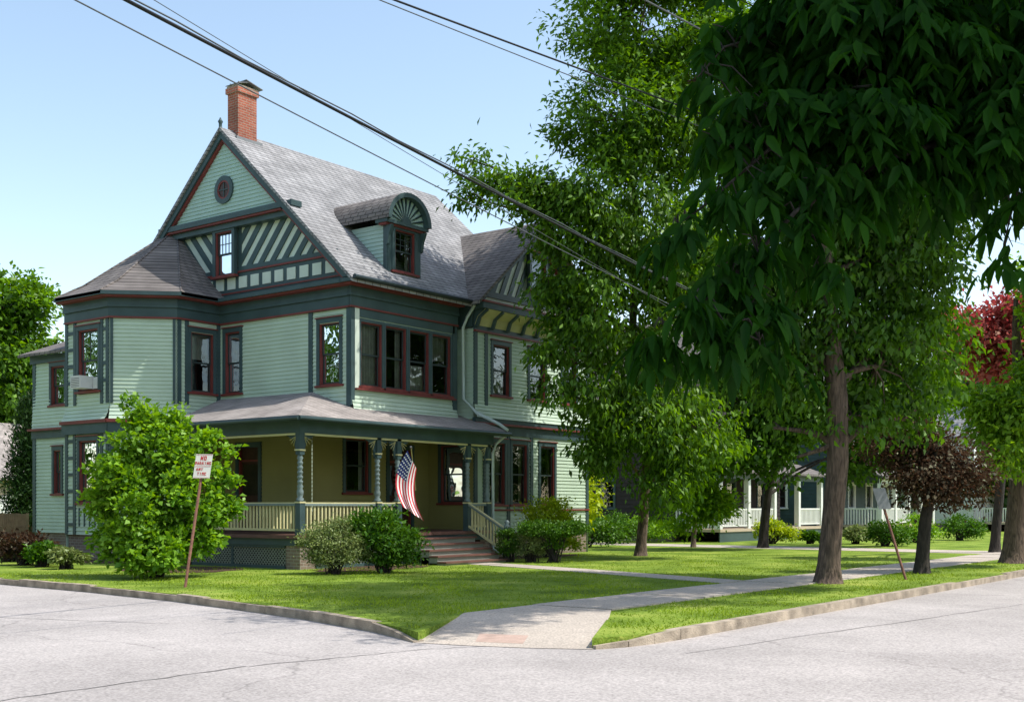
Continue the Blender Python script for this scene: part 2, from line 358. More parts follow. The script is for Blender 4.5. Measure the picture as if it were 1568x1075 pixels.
h=[window(win,WF,28.95,29.75,1.65,3.6,cur=1,seed=33),window(win,WF,30.15,30.95,1.65,3.6,cur=1,seed=34),window(win,WF,31.7,32.5,1.65,3.6,cur=1,seed=35)]
siding(walls,WF,28.2,34.6,.75,4.1,'siding_mint',h)
for a in (28.28,28.72,29.95,31.2,34.5): corner(WF,a,.75,3.85,.15)
for a in (28.28,28.8,34.5): corner(WF,a,4.75,ZF,.15)
fbox(trim,WF,28.2,34.6,3.85,4.15,0,.06,'trim_teal'); fbox(trim,WF,28.15,34.65,4.15,4.21,0,.16,'trim_red'); fbox(trim,WF,28.15,34.65,4.21,4.35,0,.13,'trim_teal')
fbox(trim,WF,28.2,34.6,1.45,1.51,0,.07,'trim_red')
walls.poly([(34.6,22.9,0),(34.6,33,0),(34.6,33,7.9),(34.6,22.9,7.9)],'siding_mint')
# --- turret / corner bay
h=[window(win,TA,30.68,31.68,5.02,6.85,cur=2,grid=(2,2),seed=40)]
siding(walls,TA,30.14,32.4,4.6,ZF,'siding_mint',h)
siding(walls,TB,0,TBW,4.6,ZF,'siding_mint')
h=[window(win,TC,22.1,22.92,5.0,6.8,cur=2,seed=41)]
siding(walls,TC,21.6,23.2,4.6,ZF,'siding_mint',h)
for i_,(fr_,a,b) in enumerate(((TA,30.14,32.4),(TB,0,TBW),(TC,21.6,23.2))):
    dz=.003*i_
    siding(walls,fr_,a,b,4.15,4.62,'siding_mint',flare=.16)
    fbox(trim,fr_,a-.06,b+.06,4.05+dz,4.15+dz,0,.19,'trim_red'); fbox(trim,fr_,a-.04,b+.04,3.75+dz,4.05+dz,0,.13,'trim_teal')
for fr_,a in ((TA,30.22),(TA,32.32),(TA,30.5),(TA,31.88),(TC,21.68),(TC,21.95),(TC,23.12)): corner(fr_,a,4.62,ZF,.13)
for fr_,a in ((TB,.06),(TB,TBW-.06)): corner(fr_,a,4.62,ZF,.08)
for k in range(1,5):
    z=4.75+k*.5
    for a,b in ((30.22,30.5),(31.88,32.32)): fbox(trim,TA,a,b,z,z+.1,0,.04,'trim_teal')
h=[window(win,TA,30.75,31.65,1.7,3.55,cur=1,seed=42)]
siding(walls,TA,30.14,32.4,.75,3.75,'siding_mint',h); siding(walls,TB,0,TBW,.75,3.75,'siding_mint'); siding(walls,TC,21.6,23.2,.88,3.75,'siding_olive')
for fr_,a in ((TA,30.22),(TA,32.32),(TA,30.5),(TA,31.9),(TB,.06),(TB,TBW-.06)): corner(fr_,a,.75,3.75,.13)
for k in range(0,6):
    z=1.0+k*.5
    for a,b in ((30.22,30.5),(31.9,32.32)): fbox(trim,TA,a,b,z,z+.1,0,.04,'trim_teal')
for k in range(5): fbox(trim,TA,30.55+k*.27,30.6+k*.27,1.0,1.55,0,.04,'trim_teal')
walls.poly([(20.26,32.4,0),(23.2,32.4,0),(23.2,32.4,7.9),(20.26,32.4,7.9)],'siding_mint')
fbox(win,TA,31.0,31.5,5.08,5.45,-.05,.42,'ac_white')
for k in range(6): fbox(win,TA,31.04,31.46,5.12+k*.05,5.135+k*.05,.42,.425,'ac_dark')
fbox(win,TA,30.75,30.98,5.08,5.42,-.02,.0,'ac_white')
h=[window(win,RL,34.1,34.85,4.85,6.1,cur=1,seed=50),window(win,RL,34.3,34.7,2.0,3.4,cur=1,seed=51)]
siding(walls,RL,32.4,35.9,.75,3.8,'siding_mint',h); siding(walls,RL,32.4,35.9,4.1,6.4,'siding_mint',h,flare=.08)
fbox(trim,RL,32.4,35.95,3.8,4.05,0,.08,'trim_teal'); fbox(trim,RL,32.4,36.0,4.05,4.12,0,.2,'trim_red'); fbox(trim,RL,32.4,36.0,6.25,6.5,0,.1,'trim_teal')
corner(RL,35.85,.75,6.3); corner(RL,33.9,.75,3.8,.1)
walls.poly([(21.3,35.9,0),(30,35.9,0),(30,35.9,6.5),(21.3,35.9,6.5)],'siding_mint')
roof.slab([(20.95,32.3,6.55),(20.95,36.3,6.55),(24.5,36.3,7.9),(24.5,32.3,7.9)],.1,'shingle_turret')
walls.poly([(23.2,33.3,0),(34.6,33.3,0),(34.6,33.3,7.9),(23.2,33.3,7.9)],'siding_mint')
walls.poly([(23.2,28.8,4),(23.2,33.3,4),(23.2,33.3,8),(23.2,28.8,8)],'siding_mint')
def frieze(fr,a,b,k0=0,k1=0,dz=0):
    for z0,z1,o1,m in ((ZF,ZF+.045,.09,'trim_red'),(ZF+.045,7.42,.06,'trim_teal'),(7.42,7.5,.12,'trim_teal'),(7.5,7.68,.10,'trim_teal'),(7.68,7.73,.34,'trim_red'),(7.73,7.835,.42,'trim_teal')):
        fbox(trim,fr,a-k0*o1,b+k1*o1,z0+dz,z1+dz,-.02,o1,m)
frieze(BF,23.2,27.75,1.0,0,.003); frieze(ML,23.2,28.8)
frieze(TA,30.14,32.4,.41,0,0); frieze(TB,0,TBW,.41,.41,.003); frieze(TC,21.6,23.15,.41,0,.006)
fbox(trim,WS,22.9,24.0,ZF+.05,7.8,0,.06,'trim_teal')
fbox(trim,WF,28.2,34.6,ZF-.1,ZF-.04,0,.09,'trim_red'); fbox(trim,WF,28.2,34.6,ZF-.04,7.2,0,.05,'trim_teal')
fbox(trim,WF,28.0,34.8,7.66,7.84,-.05,.56,'trim_teal'); fbox(trim,WF,28.0,34.8,7.84,7.9,0,.59,'trim_red')
trim.poly([WF.P(28.2,7.2,.05),WF.P(34.6,7.2,.05),WF.P(34.6,7.45,.16),WF.P(28.2,7.45,.16)],'trim_cream',True)
trim.poly([WF.P(28.2,7.45,.16),WF.P(34.6,7.45,.16),WF.P(34.6,7.66,.48),WF.P(28.2,7.66,.48)],'trim_cream',True)
for k in range(9):
    a=28.22+k*.78
    fprism(trim,Fr(a,22.9,0,-1,1,0),[(0,7.12),(.14,7.15),(.24,7.42),(.52,7.6),(.52,7.66),(0,7.66)],0,.09,'trim_teal')
# --- main gable roof
RZ,RY,SL=12.95,28.25,.925
def rz(y): return RZ-SL*abs(y-RY)
X0=22.72
roof.slab([(X0,22.68,rz(22.68)),(28.35,22.68,rz(22.68)),(28.35,RY,RZ),(X0,RY,RZ)],.11,'shingle_main')
roof.slab([(28.35,23.4,rz(23.4)),(32.6,23.4,rz(23.4)),(32.6,RY,RZ),(28.35,RY,RZ)],.11,'shingle_main')
roof.slab([(X0,33.82,rz(33.82)),(32.6,33.82,rz(33.82)),(32.6,RY,RZ),(X0,RY,RZ)],.11,'shingle_main')
roof.poly([(32.5,23.3,7.9),(32.5,33.3,7.9),(32.5,RY,RZ-.2)],'siding_gable')
trim.tube([(22.75,22.62,7.83),(27.95,22.62,7.83)],.065,'trim_dark',8)
CX,CZ,CS=31.4,10.95,.85
def cz(x): return CZ-CS*abs(x-CX)
roof.slab([(27.75,22.3,cz(27.75)),(27.75,26.95,cz(27.75)),(CX,26.95,CZ),(CX,22.3,CZ)],.11,'shingle_turret')
roof.slab([(35.05,22.3,cz(35.05)),(35.05,29,cz(35.05)),(CX,29,CZ),(CX,22.3,CZ)],.11,'shingle_turret')
WG=front(22.88)
fprism(gab,WG,[(28.2,7.9),(34.6,7.9),(CX,cz(CX)-.15)],-.1,0,'panel_pale')
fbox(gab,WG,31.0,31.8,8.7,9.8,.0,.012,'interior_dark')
window(win,front(22.88-.12),31.0,31.8,8.7,9.8,cur=0,seed=60,room=False)
for k in range(-8,9):
    s=k*.42
    for sgn in (1,-1):
        st=[(CX+sgn*(s),8.3),(CX+sgn*(s+.2),8.3),(CX+sgn*(s+.2+1.5),11.3),(CX+sgn*(s+1.5),11.3)]
        reg=[(CX,8.3),(34.2,8.3),(CX,10.65)] if sgn==1 else [(28.6,8.3),(CX,8.3),(CX,10.65)]
        st=[(2*(CX+sgn*1.4)-p[0],p[1]) for p in st]
        c=clip_poly(st,reg)
        if len(c)>2: fprism(gab,WG,c,.001,.035,'trim_teal')
fbox(gab,WG,28.45,34.3,8.15,8.33,0,.05,'trim_teal'); fbox(gab,WG,30.75,32.05,8.33,8.6,0,.045,'trim_teal')
for sgn in (1,-1):
    p=[(CX+sgn*3.62,cz(35.02)-.12),(CX+sgn*3.3,cz(35.02)-.12),(CX,CZ-.42),(CX,CZ-.12)]
    fprism(gab,WG,p,.02,.3 if sgn>0 else .301,'trim_teal')
    p=[(CX+sgn*3.3,cz(35.02)-.14),(CX+sgn*3.15,cz(35.02)-.14),(CX,CZ-.55),(CX,CZ-.43)]
    fprism(gab,WG,p,.0,.1 if sgn>0 else .101,'trim_red')
# --- main gable front
GF=left(XW)
hw=lambda z:(RZ-z)/SL
fprism(gab,GF,[(22.95,7.85),(33.3,7.85),(RY+hw(10.2)-.12,10.2),(RY-hw(10.2)+.12,10.2)],-.1,0,'panel_pale')
fbox(gab,GF,23.25,33.0,7.86,8.02,0,.08,'trim_teal')
fprism(gab,GF,[(23.3,8.02),(32.9,8.02),(32.5,8.62),(23.75,8.62)],0,.03,'trim_teal')
fbox(gab,GF,23.6,32.6,8.60,8.65,0,.07,'trim_red'); fbox(gab,GF,23.3,33.0,7.985,8.03,0,.10,'trim_red')
for k in range(17):
    a=23.8+k*.53
    fbox(gab,GF,a,a+.36,8.14,8.48,.03,.05,'trim_pale')
fbox(gab,GF,23.7,32.5,8.66,8.78,0,.05,'trim_teal')
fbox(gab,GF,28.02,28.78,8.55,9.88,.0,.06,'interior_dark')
window(win,left(XW-.16),28.02,28.78,8.55,9.88,cas=.13,cur=0,grid=(4,2),seed=61,room=False)
for side in (-1,1):
    if side==-1: reg=[(RY-hw(8.78)+.15,8.78),(27.85,8.78),(27.85,10.1),(RY-hw(10.1)+.15,10.1)]
    else: reg=[(28.95,8.78),(RY+hw(8.78)-.15,8.78),(RY+hw(10.1)-.15,10.1),(28.95,10.1)]
    for k in range(-4,14):
        s=k*.52
        if side==-1: st=[(27.9-s,8.7),(28.14-s,8.7),(28.14-s-1.3,10.2),(27.9-s-1.3,10.2)]
        else: st=[(28.9+s,8.7),(29.14+s,8.7),(29.14+s+1.3,10.2),(28.9+s+1.3,10.2)]
        c=clip_poly(st,reg)
        if len(c)>2: fprism(gab,GF,c,.001,.04,'trim_teal')
    v=27.85 if side==-1 else 28.95
    fbox(gab,GF,v-.06,v+.06,8.78,10.1,0,.045,'trim_teal')
    ra=RY+side*(hw(8.78)-.1); rb=RY+side*(hw(10.1)-.1)
    fprism(gab,GF,[(ra,8.78),(ra-side*.22,8.78),(rb-side*.22,10.1),(rb,10.1)],0,.046,'trim_teal')
a0,a1=RY-hw(10.2)+.02,RY+hw(10.2)-.02
fbox(gab,GF,a0+.1,a1-.1,9.94,10.1,0,.26,'trim_teal'); fbox(gab,GF,a0-.05,a1+.05,10.1,10.16,0,.36,'trim_red'); fbox(gab,GF,a0-.12,a1+.12,10.16,10.32,0,.40,'trim_teal')
UG=left(XW-.26)
fprism(gab,UG,[(RY-hw(10.3)+.1,10.3),(RY+hw(10.3)-.1,10.3),(RY,RZ-.15)],-.25,-.01,'siding_gable')
siding(gab,UG,RY-3,RY+3,10.32,RZ-.2,'siding_gable',(),lambda z:(RY-hw(z)+.18,RY+hw(z)-.18))
def ring(fr,ca,cz_,r0,r1,o0,o1,mat,n=28):
    for i in range(n):
        t0=2*math.pi*i/n; t1=2*math.pi*(i+1)/n
        fprism(gab,fr,[(ca+r0*math.cos(t0),cz_+r0*math.sin(t0)),(ca+r1*math.cos(t0),cz_+r1*math.sin(t0)),(ca+r1*math.cos(t1),cz_+r1*math.sin(t1)),(ca+r0*math.cos(t1),cz_+r0*math.sin(t1))],o0,o1,mat)
ring(UG,RY,11.1,.28,.42,-.0,.07,'trim_teal'); ring(UG,RY,11.1,.23,.28,0,.06,'trim_red')
gab.poly([UG.P(RY+.24*math.cos(t*.2244),11.1+.24*math.sin(t*.2244),.035) for t in range(28)],'door_wood')
fbox(gab,UG,RY-.012,RY+.012,10.88,11.32,.03,.055,'trim_teal'); fbox(gab,UG,RY-.22,RY+.22,11.088,11.112,.03,.056,'trim_teal')
for side in (-1,1):
    zb=7.86 if side==-1 else 7.95
    def rk(z,off): return RY+side*(hw(z)-off)
    for (u,v,o0,o1,m) in ((.10,.36,.30,.42,'trim_teal'),(.36,.46,.26,.36,'trim_red')):
        pts=[(rk(zb,u),zb),(rk(zb,v),zb),(RY,RZ-v*SL),(RY,RZ-u*SL)]
        fprism(gab,GF,pts,o0,o1+(.001 if side>0 else 0),m)
    pts=[(rk(zb,.1),zb),(rk(zb,.22),zb),(RY,RZ-.22*SL),(RY,RZ-.1*SL)]
    fprism(gab,GF,pts,-.05,.3,'trim_teal')
gab.lathe(X0+.05,RY,[(RZ-.1,.05),(RZ+.1,.05),(RZ+.16,.08),(RZ+.22,.04),(RZ+.28,.02)],'trim_teal')
# --- turret roof
ap=(23.3,31.05,10.42); e=7.84
ev=[(23.3,28.38,e),(21.45,28.38,e),(19.84,29.98,e),(19.84,32.3,e),(21.5,33.9,e),(23.3,33.9,e)]
def mid(p,t,dz): return (p[0]+(ap[0]-p[0])*t,p[1]+(ap[1]-p[1])*t,p[2]+(ap[2]-p[2])*t-dz)
for i in range(len(ev)-1):
    A,Bv=ev[i],ev[i+1]
    m0,m1=mid(A,.22,.14),mid(Bv,.22,.14)
    roof.poly([A,Bv,m1,m0],'shingle_turret'); roof.poly([m0,m1,ap],'shingle_turret')
    lo=[(A[0],A[1],e-.09),(Bv[0],Bv[1],e-.09)]
    roof.poly([A,Bv,lo[1],lo[0]],'trim_dark')
roof.poly([(p[0],p[1],e-.09) for p in ev],'trim_teal')
for i in (1,2,3): roof.tube([ev[i],mid(ev[i],.22,.12),ap],.03,'shingle_turret',6)
# --- chimney
chim.box(23.25,23.97,28.02,28.5,12.0,14.1,'chimney_brick'); chim.box(23.2,24.02,27.97,28.55,14.1,14.27,'chimney_brick'); chim.box(23.23,23.99,28.0,28.52,14.27,14.33,'concrete_curb')
for x,y in ((23.32,28.07),(23.9,28.07),(23.32,28.45),(23.9,28.45)): chim.box(x-.02,x+.02,y-.02,y+.02,14.33,14.44,'sign_back')
chim.slab([(23.5,27.93,14.52),(24.15,27.93,14.38),(24.15,28.6,14.38),(23.5,28.6,14.52)],.02,'sign_back')
chim.slab([(23.2,27.95,14.36),(23.7,27.95,14.50),(23.7,28.55,14.50),(23.2,28.55,14.36)],.02,'sign_back')
chim.box(23.1,24.1,27.9,28.6,12.55,12.72,'sign_back')
# --- dormer
DX0,DX1,DY=24.78,26.18,23.3; dc=(DX0+DX1)/2; rr_=.93
DF=front(DY)
window(win,DF,dc-.42,dc+.42,8.42,9.62,cas=.13,cur=1,grid=(3,3),seed=70)
for a,b in ((DX0,dc-.42-.1),(dc+.42+.1,DX1)): fbox(dorm,DF,a,b,8.0,9.72,-.1,.02,'trim_teal')
fbox(dorm,DF,DX0,DX1,8.0,8.36,-.1,.02,'siding_mint'); fbox(dorm,DF,DX0-.2,DX1+.2,9.74,9.84,-.3,.16,'trim_teal'); fbox(dorm,DF,DX0-.16,DX1+.16,9.68,9.74,-.2,.10,'trim_red')
fprism(dorm,left(DX0),[(DY,8.0),(DY,9.74),(DY+1.9,9.74)],-.05,0,'siding_gable')
siding(dorm,left(DX0),DY,DY+2.2,8.1,9.7,'siding_gable',(),lambda z:(DY+.02,DY+(z-8.2)/SL+.35))
fbox(dorm,left(DX0),DY-.0,DY+.14,8.0,9.74,0,.04,'trim_teal')
for x in (DX0-.02,DX1+.02):
    fprism(dorm,Fr(x-.05,DY,0,-1,1,0),[(0,9.1),(.06,9.15),(.1,9.4),(.22,9.68),(0,9.68)],0,.1,'trim_teal')
fprism(dorm,left(DX1),[(DY,8.0),(DY,9.74),(DY+1.9,9.74)],0,.05,'siding_gable')
n=20
for i in range(n):
    t0=math.pi*i/n; t1=math.pi*(i+1)/n
    def pp(r,t,y): return (dc+r*math.cos(t),y,9.84+r*.93*math.sin(t))
    dorm.poly([pp(rr_,t0,DY-.26),pp(rr_,t1,DY-.26),pp(rr_,t1,DY+3.4),pp(rr_,t0,DY+3.4)],'shingle_turret',True)
    dorm.poly([pp(rr_,t0,DY-.26),pp(rr_,t1,DY-.26),pp(rr_-.14,t1,DY-.26),pp(rr_-.14,t0,DY-.26)],'trim_teal')
    dorm.poly([pp(rr_-.14,t0,DY-.26),pp(rr_-.14,t1,DY-.26),pp(rr_-.14,t1,DY),pp(rr_-.14,t0,DY)],'trim_teal')
    dorm.poly([pp(rr_-.14,t0,DY-.05),pp(rr_-.14,t1,DY-.05),(dc,DY-.05,9.84)],'siding_gable')
for i in range(1,12):
    t=math.pi*i/12; c,s=math.cos(t),math.sin(t)
    dorm.tube([(dc+.16*c,DY-.07,9.84+.16*s),(dc+.76*c,DY-.07,9.84+.72*s)],[.012,.035],'trim_teal',5)
dorm.poly([(dc+.2*math.cos(math.pi*i/10),DY-.10,9.84+.2*math.sin(math.pi*i/10)) for i in range(11)],'trim_teal')
# --- foundation
found.box(23.25,34.55,24.8,33.2,-.1,.8,'pier_brick'); found.box(28.25,34.55,22.95,24.8,-.1,.75,'pier_brick')
found.prism([(23.2,28.85,-.1),(21.65,28.85,-.1),(20.32,30.18,-.1),(20.32,32.35,-.1),(23.2,32.35,-.1)],[(23.2,28.85,.75),(21.65,28.85,.75),(20.32,30.18,.75),(20.32,32.35,.75),(23.2,32.35,.75)],'pier_brick')
found.box(21.35,24,32.4,35.85,-.1,.75,'pier_brick')
# ================= PORCH
PX,PY,PXE=20.4,22.2,28.1
porch.prism([(PX-.12,PY-.12,.78),(PXE,PY-.12,.78),(PXE,24.7,.78),(23.15,24.7,.78),(23.15,28.7,.78),(21.5,28.7,.78),(PX-.12,27.0,.78)],
            [(PX-.12,PY-.12,.87),(PXE,PY-.12,.87),(PXE,24.7,.87),(23.15,24.7,.87),(23.15,28.7,.87),(21.5,28.7,.87),(PX-.12,27.0,.87)],'step_red')
PF=front(PY); PL=left(PX)
fbox(porch,PF,PX-.05,PXE,.60,.78,-.1,.05,'trim_teal'); fbox(porch,PL,PY-.05,27.0,.60,.78,-.1,.05,'trim_teal')
for fr_,a,b in ((PF,PX+.55,23.2),(PL,PY+.55,26.9)):
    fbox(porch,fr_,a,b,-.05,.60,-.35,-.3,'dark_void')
    reg=[(a,.08),(b,.08),(b,.56),(a,.56)]
    k=a-.6
    while k<b:
        for st in ([(k,.08),(k+.03,.08),(k+.51,.56),(k+.48,.56)],[(k+.48,.08),(k+.51,.08),(k+.03,.56),(k,.56)]):
            c=clip_poly(st,reg)
            if len(c)>2: fprism(porch,fr_,c,-.03,-.015 if st[0][0]==k else -.012,'lattice')
        k+=.11
    fbox(porch,fr_,a,b,.54,.60,-.04,.02,'trim_teal'); fbox(porch,fr_,a,b,.0,.08,-.04,.02,'trim_teal')
    fbox(porch,fr_,(a+b)/2-.04,(a+b)/2+.04,.08,.54,-.04,.0,'trim_teal')
porch.box(PX-.02,PX+.5,PY-.02,PY+.5,-.05,.60,'pier_brick'); porch.box(PXE-.45,PXE-.02,PY,PY+.45,-.05,.6,'pier_brick')
porch.box(PX-.02,PX+.4,26.5,26.98,-.05,.6,'pier_brick')
fbox(porch,PF,PX-.1,PXE+.1,3.45,3.80,-.1,.1,'trim_teal'); fbox(porch,PL,PY+.1,27.0,3.45,3.80,-.1,.1,'trim_teal')
fbox(porch,PF,PX+.1,PXE,3.40,3.45,-.08,.08,'trim_cream'); fbox(porch,PL,PY+.1,27.0,3.40,3.45,-.08,.08,'trim_cream')
porch.box(PXE-.1,PXE+.1,PY+.1,22.9,3.45,3.8,'trim_teal')
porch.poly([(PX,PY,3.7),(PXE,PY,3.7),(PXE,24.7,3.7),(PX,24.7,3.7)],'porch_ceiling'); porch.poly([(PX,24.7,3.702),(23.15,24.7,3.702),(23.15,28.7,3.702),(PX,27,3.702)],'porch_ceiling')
pe=3.86; EX,EY=19.95,21.75
q=[(EX,EY,pe),(28.55,EY,pe),(28.55,24.75,4.85),(XW,24.75,4.85)]
porch.slab(q,.07,'shingle_porch'); porch.slab([(EX,EY,pe),(XW,24.75,4.85),(XW,28.78,4.85),(EX,27.0,pe)],.07,'shingle_porch')
porch.slab([(EX,27.0,pe),(XW,28.78,4.85),(21.4,28.78,pe)],.07,'shingle_porch')
porch.poly([(28.55,EY,pe),(28.55,24.75,4.85),(28.55,24.75,pe)],'trim_teal')
porch.box(EX+.02,28.53,EY+.02,EY+.08,pe-.14,pe-.075,'trim_teal'); porch.box(EX+.02,EX+.08,EY+.08,27,pe-.14,pe-.075,'trim_teal')
porch.poly([(EX+.03,EY+.03,pe-.09),(28.5,EY+.03,pe-.09),(28.5,PY,pe-.09),(EX+.03,PY,pe-.09)],'trim_pale'); porch.poly([(EX+.03,PY,pe-.092),(PX,PY,pe-.092),(PX,27,pe-.092),(EX+.03,27,pe-.092)],'trim_pale')
porch.tube([(EX-.02,EY-.03,pe-.07),(28.55,EY-.03,pe-.07)],.055,'trim_teal',8); porch.tube([(EX-.03,EY-.02,pe-.071),(EX-.03,27,pe-.071)],.055,'trim_teal',8)
trim.tube([(27.95,22.65,7.75),(27.95,22.95,7.4),(27.95,23.1,7.1),(27.95,23.1,4.9),(28.0,22.6,4.45),(28.35,22.0,4.1),(28.45,21.75,3.9)],.05,'downspout',8)
trim.tube([(28.45,21.75,3.82),(28.3,22.1,3.5),(28.22,22.15,3.2),(28.22,22.15,.3),(28.3,21.8,.12)],.045,'downspout',8)
def post(x,y):
    porch.box(x-.09,x+.09,y-.09,y+.09,.87,1.75,'trim_teal')
    prof=[(1.75,.085),(1.79,.10),(1.83,.06),(1.9,.085),(1.98,.09),(2.05,.06),(2.1,.085),(2.16,.05)]
    z=2.16
    while z<2.75: prof+=[(z+.03,.072),(z+.07,.078),(z+.11,.045)]; z+=.12
    prof+=[(2.82,.085),(2.86,.06),(2.9,.07)]
    porch.lathe(x,y,prof,'post_turn')
    porch.box(x-.08,x+.08,y-.08,y+.08,2.9,3.45,'trim_teal')
    for z in (1.68,3.0): porch.box(x-.1,x+.1,y-.1,y+.1,z,z+.04,'trim_cream')
def bracket(fr,a,dirn):
    n=6
    pts=[(a,3.4),(a+dirn*.42,3.4)]+[(a+dirn*(.42-.36*math.sin(t*math.pi/2/n)),3.4-.42*(1-math.cos(t*math.pi/2/n))-.02) for t in range(1,n+1)]+[(a,2.9)]
    fprism(porch,fr,pts,-.02,.02,'trim_teal')
    for t in range(1,4):
        c=(a+dirn*.03,3.37); an=t*math.pi/8
        porch.tube([fr.P(c[0],c[1],.03),fr.P(c[0]+dirn*.26*math.cos(an),c[1]-.26*math.sin(an),.03)],.012,'trim_cream',4)
for x in (PX,23.2,24.0,27.05,28.0): post(x,PY)
post(PX,26.75)
for x,ds in ((PX,(1,)),(23.2,(-1,1)),(24.0,(-1,1)),(27.05,(-1,1)),(28.0,(-1,))):
    for d in ds: bracket(PF,x+d*.08,d)
bracket(PL,PY+.08,1); bracket(PL,26.67,-1)
def rail(p,q,bal='trim_cream'):
    p=Vector(p); q=Vector(q); d=q-p; L_=d.length; u=d.normalized(); nrm=Vector((-u.y,u.x,0)).normalized()
    def bar(z0,z1,w,mat):
        a=[p+nrm*w,q+nrm*w,q-nrm*w,p-nrm*w]
        porch.prism([(v.x,v.y,v.z+z0) for v in a],[(v.x,v.y,v.z+z1) for v in a],mat)
    bar(.74,.80,.05,'post_turn'); bar(.80,.83,.035,'trim_cream'); bar(.10,.16,.035,'trim_cream')
    k=int(L_/.125)
    for i in range(1,k):
        c=p+u*(L_*i/k)
        porch.box(c.x-.02,c.x+.02,c.y-.02,c.y+.02,c.z+.16,c.z+.74,bal)
rail((PX,22.3,.87),(PX,26.65,.87)); rail((PX+.1,PY,.87),(23.1,PY,.87)); rail((23.3,PY,.87),(23.9,PY,.87)); rail((27.15,PY,.87),(27.9,PY,.87)); rail((28.0,22.3,.87),(28.0,22.85,.87))
SX0,SX1=24.15,26.95
for i in range(5):
    y1=PY-.12-.30*i; zt=.87-.155*(i+1)
    porch.box(SX0,SX1,y1-.33,y1,zt-.045,zt,'step_red'); porch.box(SX0+.03,SX1-.03,y1-.28,y1+.3,-.02,zt-.045,'step_side')
for x in (SX1+.06,):
    yb=PY-.12-.3*5+.1
    porch.box(x-.07,x+.07,yb-.07,yb+.07,-.02,1.0,'post_turn'); porch.lathe(x,yb,[(1.0,.09),(1.04,.1),(1.08,.05),(1.14,.08),(1.2,.02)],'post_turn')
rail((SX1+.06,PY-.1,.87),(SX1+.06,PY-1.5,.12))
for m in (walls,trim,win,roof,gab,porch,chim,dorm,found): m.obj(H)
# ================= FLAG
flag=MB('american_flag')
tip=Vector(W(630,690,31.4)); hd=Vector((.42,.25,-.87)).normalized(); n_u,n_v=30,26
fly=1.5
RV=Vector((R[0],R[1],0))
def fp(u,v):
    p=tip+hd*(v*.55)+Vector((0,0,-fly*u*(1-.06*v)))
    s=.06*math.sin(v*11+u*2.0)*(0.3+u)+.03*math.sin(u*6+v*4)
    return p+Vector((-D[0],-D[1],0))*s+RV*(.42*(v-.55)*(.45+.75*math.sin(min(1,u*1.3)*1.6))-.22*math.sin(u*2.6)+.18*u*u)
for i in range(n_u):
    for j in range(n_v):
        st=j//2
        mat='flag_red' if st%2==0 else 'flag_white'
        if i<12 and j<14: mat='flag_blue'
        flag.poly([fp(i/n_u,j/n_v),fp((i+1)/n_u,j/n_v),fp((i+1)/n_u,(j+1)/n_v),fp(i/n_u,(j+1)/n_v)],mat,True)
for a in range(6):
    for b in range(5):
        u,v=(a+.6)/15.5,(b+.6)/9.8
        c=fp(u,v); o_=Vector((-D[0],-D[1],0))*.015
        flag.poly([tuple(c+o_+RV*.024*math.cos(t*math.pi*2/5+math.pi/2)+Vector((0,0,.024*math.sin(t*math.pi*2/5+math.pi/2)))) for t in range(5)],'flag_white')
flag.tube([tip-hd*.08,tip+hd*1.2,Vector((24.0,22.12,1.95))],.014,'trim_cream',6)
flag.tube([tip-hd*.12,tip-hd*.06],.03,'metal_grey',8)
flag.obj()
# ================= GROUND
def sheet(name,pts,mat,th=0,z=0):
    m=MB(name)
    if th: m.prism([(x,y,z-th) for x,y in pts],[(x,y,z) for x,y in pts],mat)
    else: m.poly([(x,y,z) for x,y in pts],mat)
    return m.obj()
sheet('ground',[(-700,-700),(900,-700),(900,900),(-700,900)],'lawn_grass',0,-.16)
m=MB('road'); m.poly([(-120,-1.0),(400,-1.0),(400,7.7),(-120,7.7)],'asphalt_road')
m.poly([(3.2,7.7),(14.6,7.7),(14.6,300),(3.2,300)],'asphalt_road'); m.poly([(3.2,-120),(14.6,-120),(14.6,-1),(3.2,-1)],'asphalt_road')
m.poly([(-3,-1),(-3,-8),(3.2,-8),(3.2,-1)],'asphalt_road'); m.poly([(-6,7.7),(3.2,7.7),(3.2,12),(-6,12)],'asphalt_road')
for v in range(len(m.v)): m.v[v]=(m.v[v][0],m.v[v][1],-.13)
m.obj()
KL=[(14.6,120),(14.3,60),(14.15,36),(13.97,24.9),(13.75,21),(13.35,17.7),(12.75,14.6),(12.4,13.2),(12.1,12.2),(11.8,11.3),(11.5,10.6),(11.2,10.0)]
KR=[(11.95,7.85),(12.4,7.68),(12.9,7.59),(13.5,7.57),(250,7.57)]
lawn=KL+[(13.5,11.14),(13.9,10.2),(14.3,9.12)]+KR+[(250,300),(14.6,300)]
sheet('lawn',lawn,'lawn_grass',.15,0)
cb=MB('kerb')
def kerb(pts,w=.15):
    n=len(pts); dens=[]
    for i in range(n-1):
        a=Vector((pts[i][0],pts[i][1])); b=Vector((pts[i+1][0],pts[i+1][1])); k=max(1,min(60,int((b-a).length/.9)))
        for j in range(k): dens.append(a.lerp(b,j/k))
    dens.append(Vector((pts[-1][0],pts[-1][1])))
    dens=[d+Vector((random.uniform(-.012,.012),random.uniform(-.012,.012))) for d in dens]
    ctr=Vector((11.6,8.9))
    def drop(p):
        d=(p-ctr).length; return -.10*max(0,min(1,(2.0-d)/.8))
    for i in range(len(dens)-1):
        a,b=dens[i],dens[i+1]; d=(b-a).normalized(); nn=Vector((-d.y,d.x)); dz=random.uniform(-.02,.01)
        za,zb=.008+dz+drop(a),.008+dz+drop(b)
        if i%3==2: b=b-d*.012
        q=[a-nn*w/2,b-nn*w/2,b+nn*w/2,a+nn*w/2]; zz=[za,zb,zb,za]
        cb.prism([(v.x,v.y,-.15) for v in q],[(v.x,v.y,z) for v,z in zip(q,zz)],'concrete_curb')
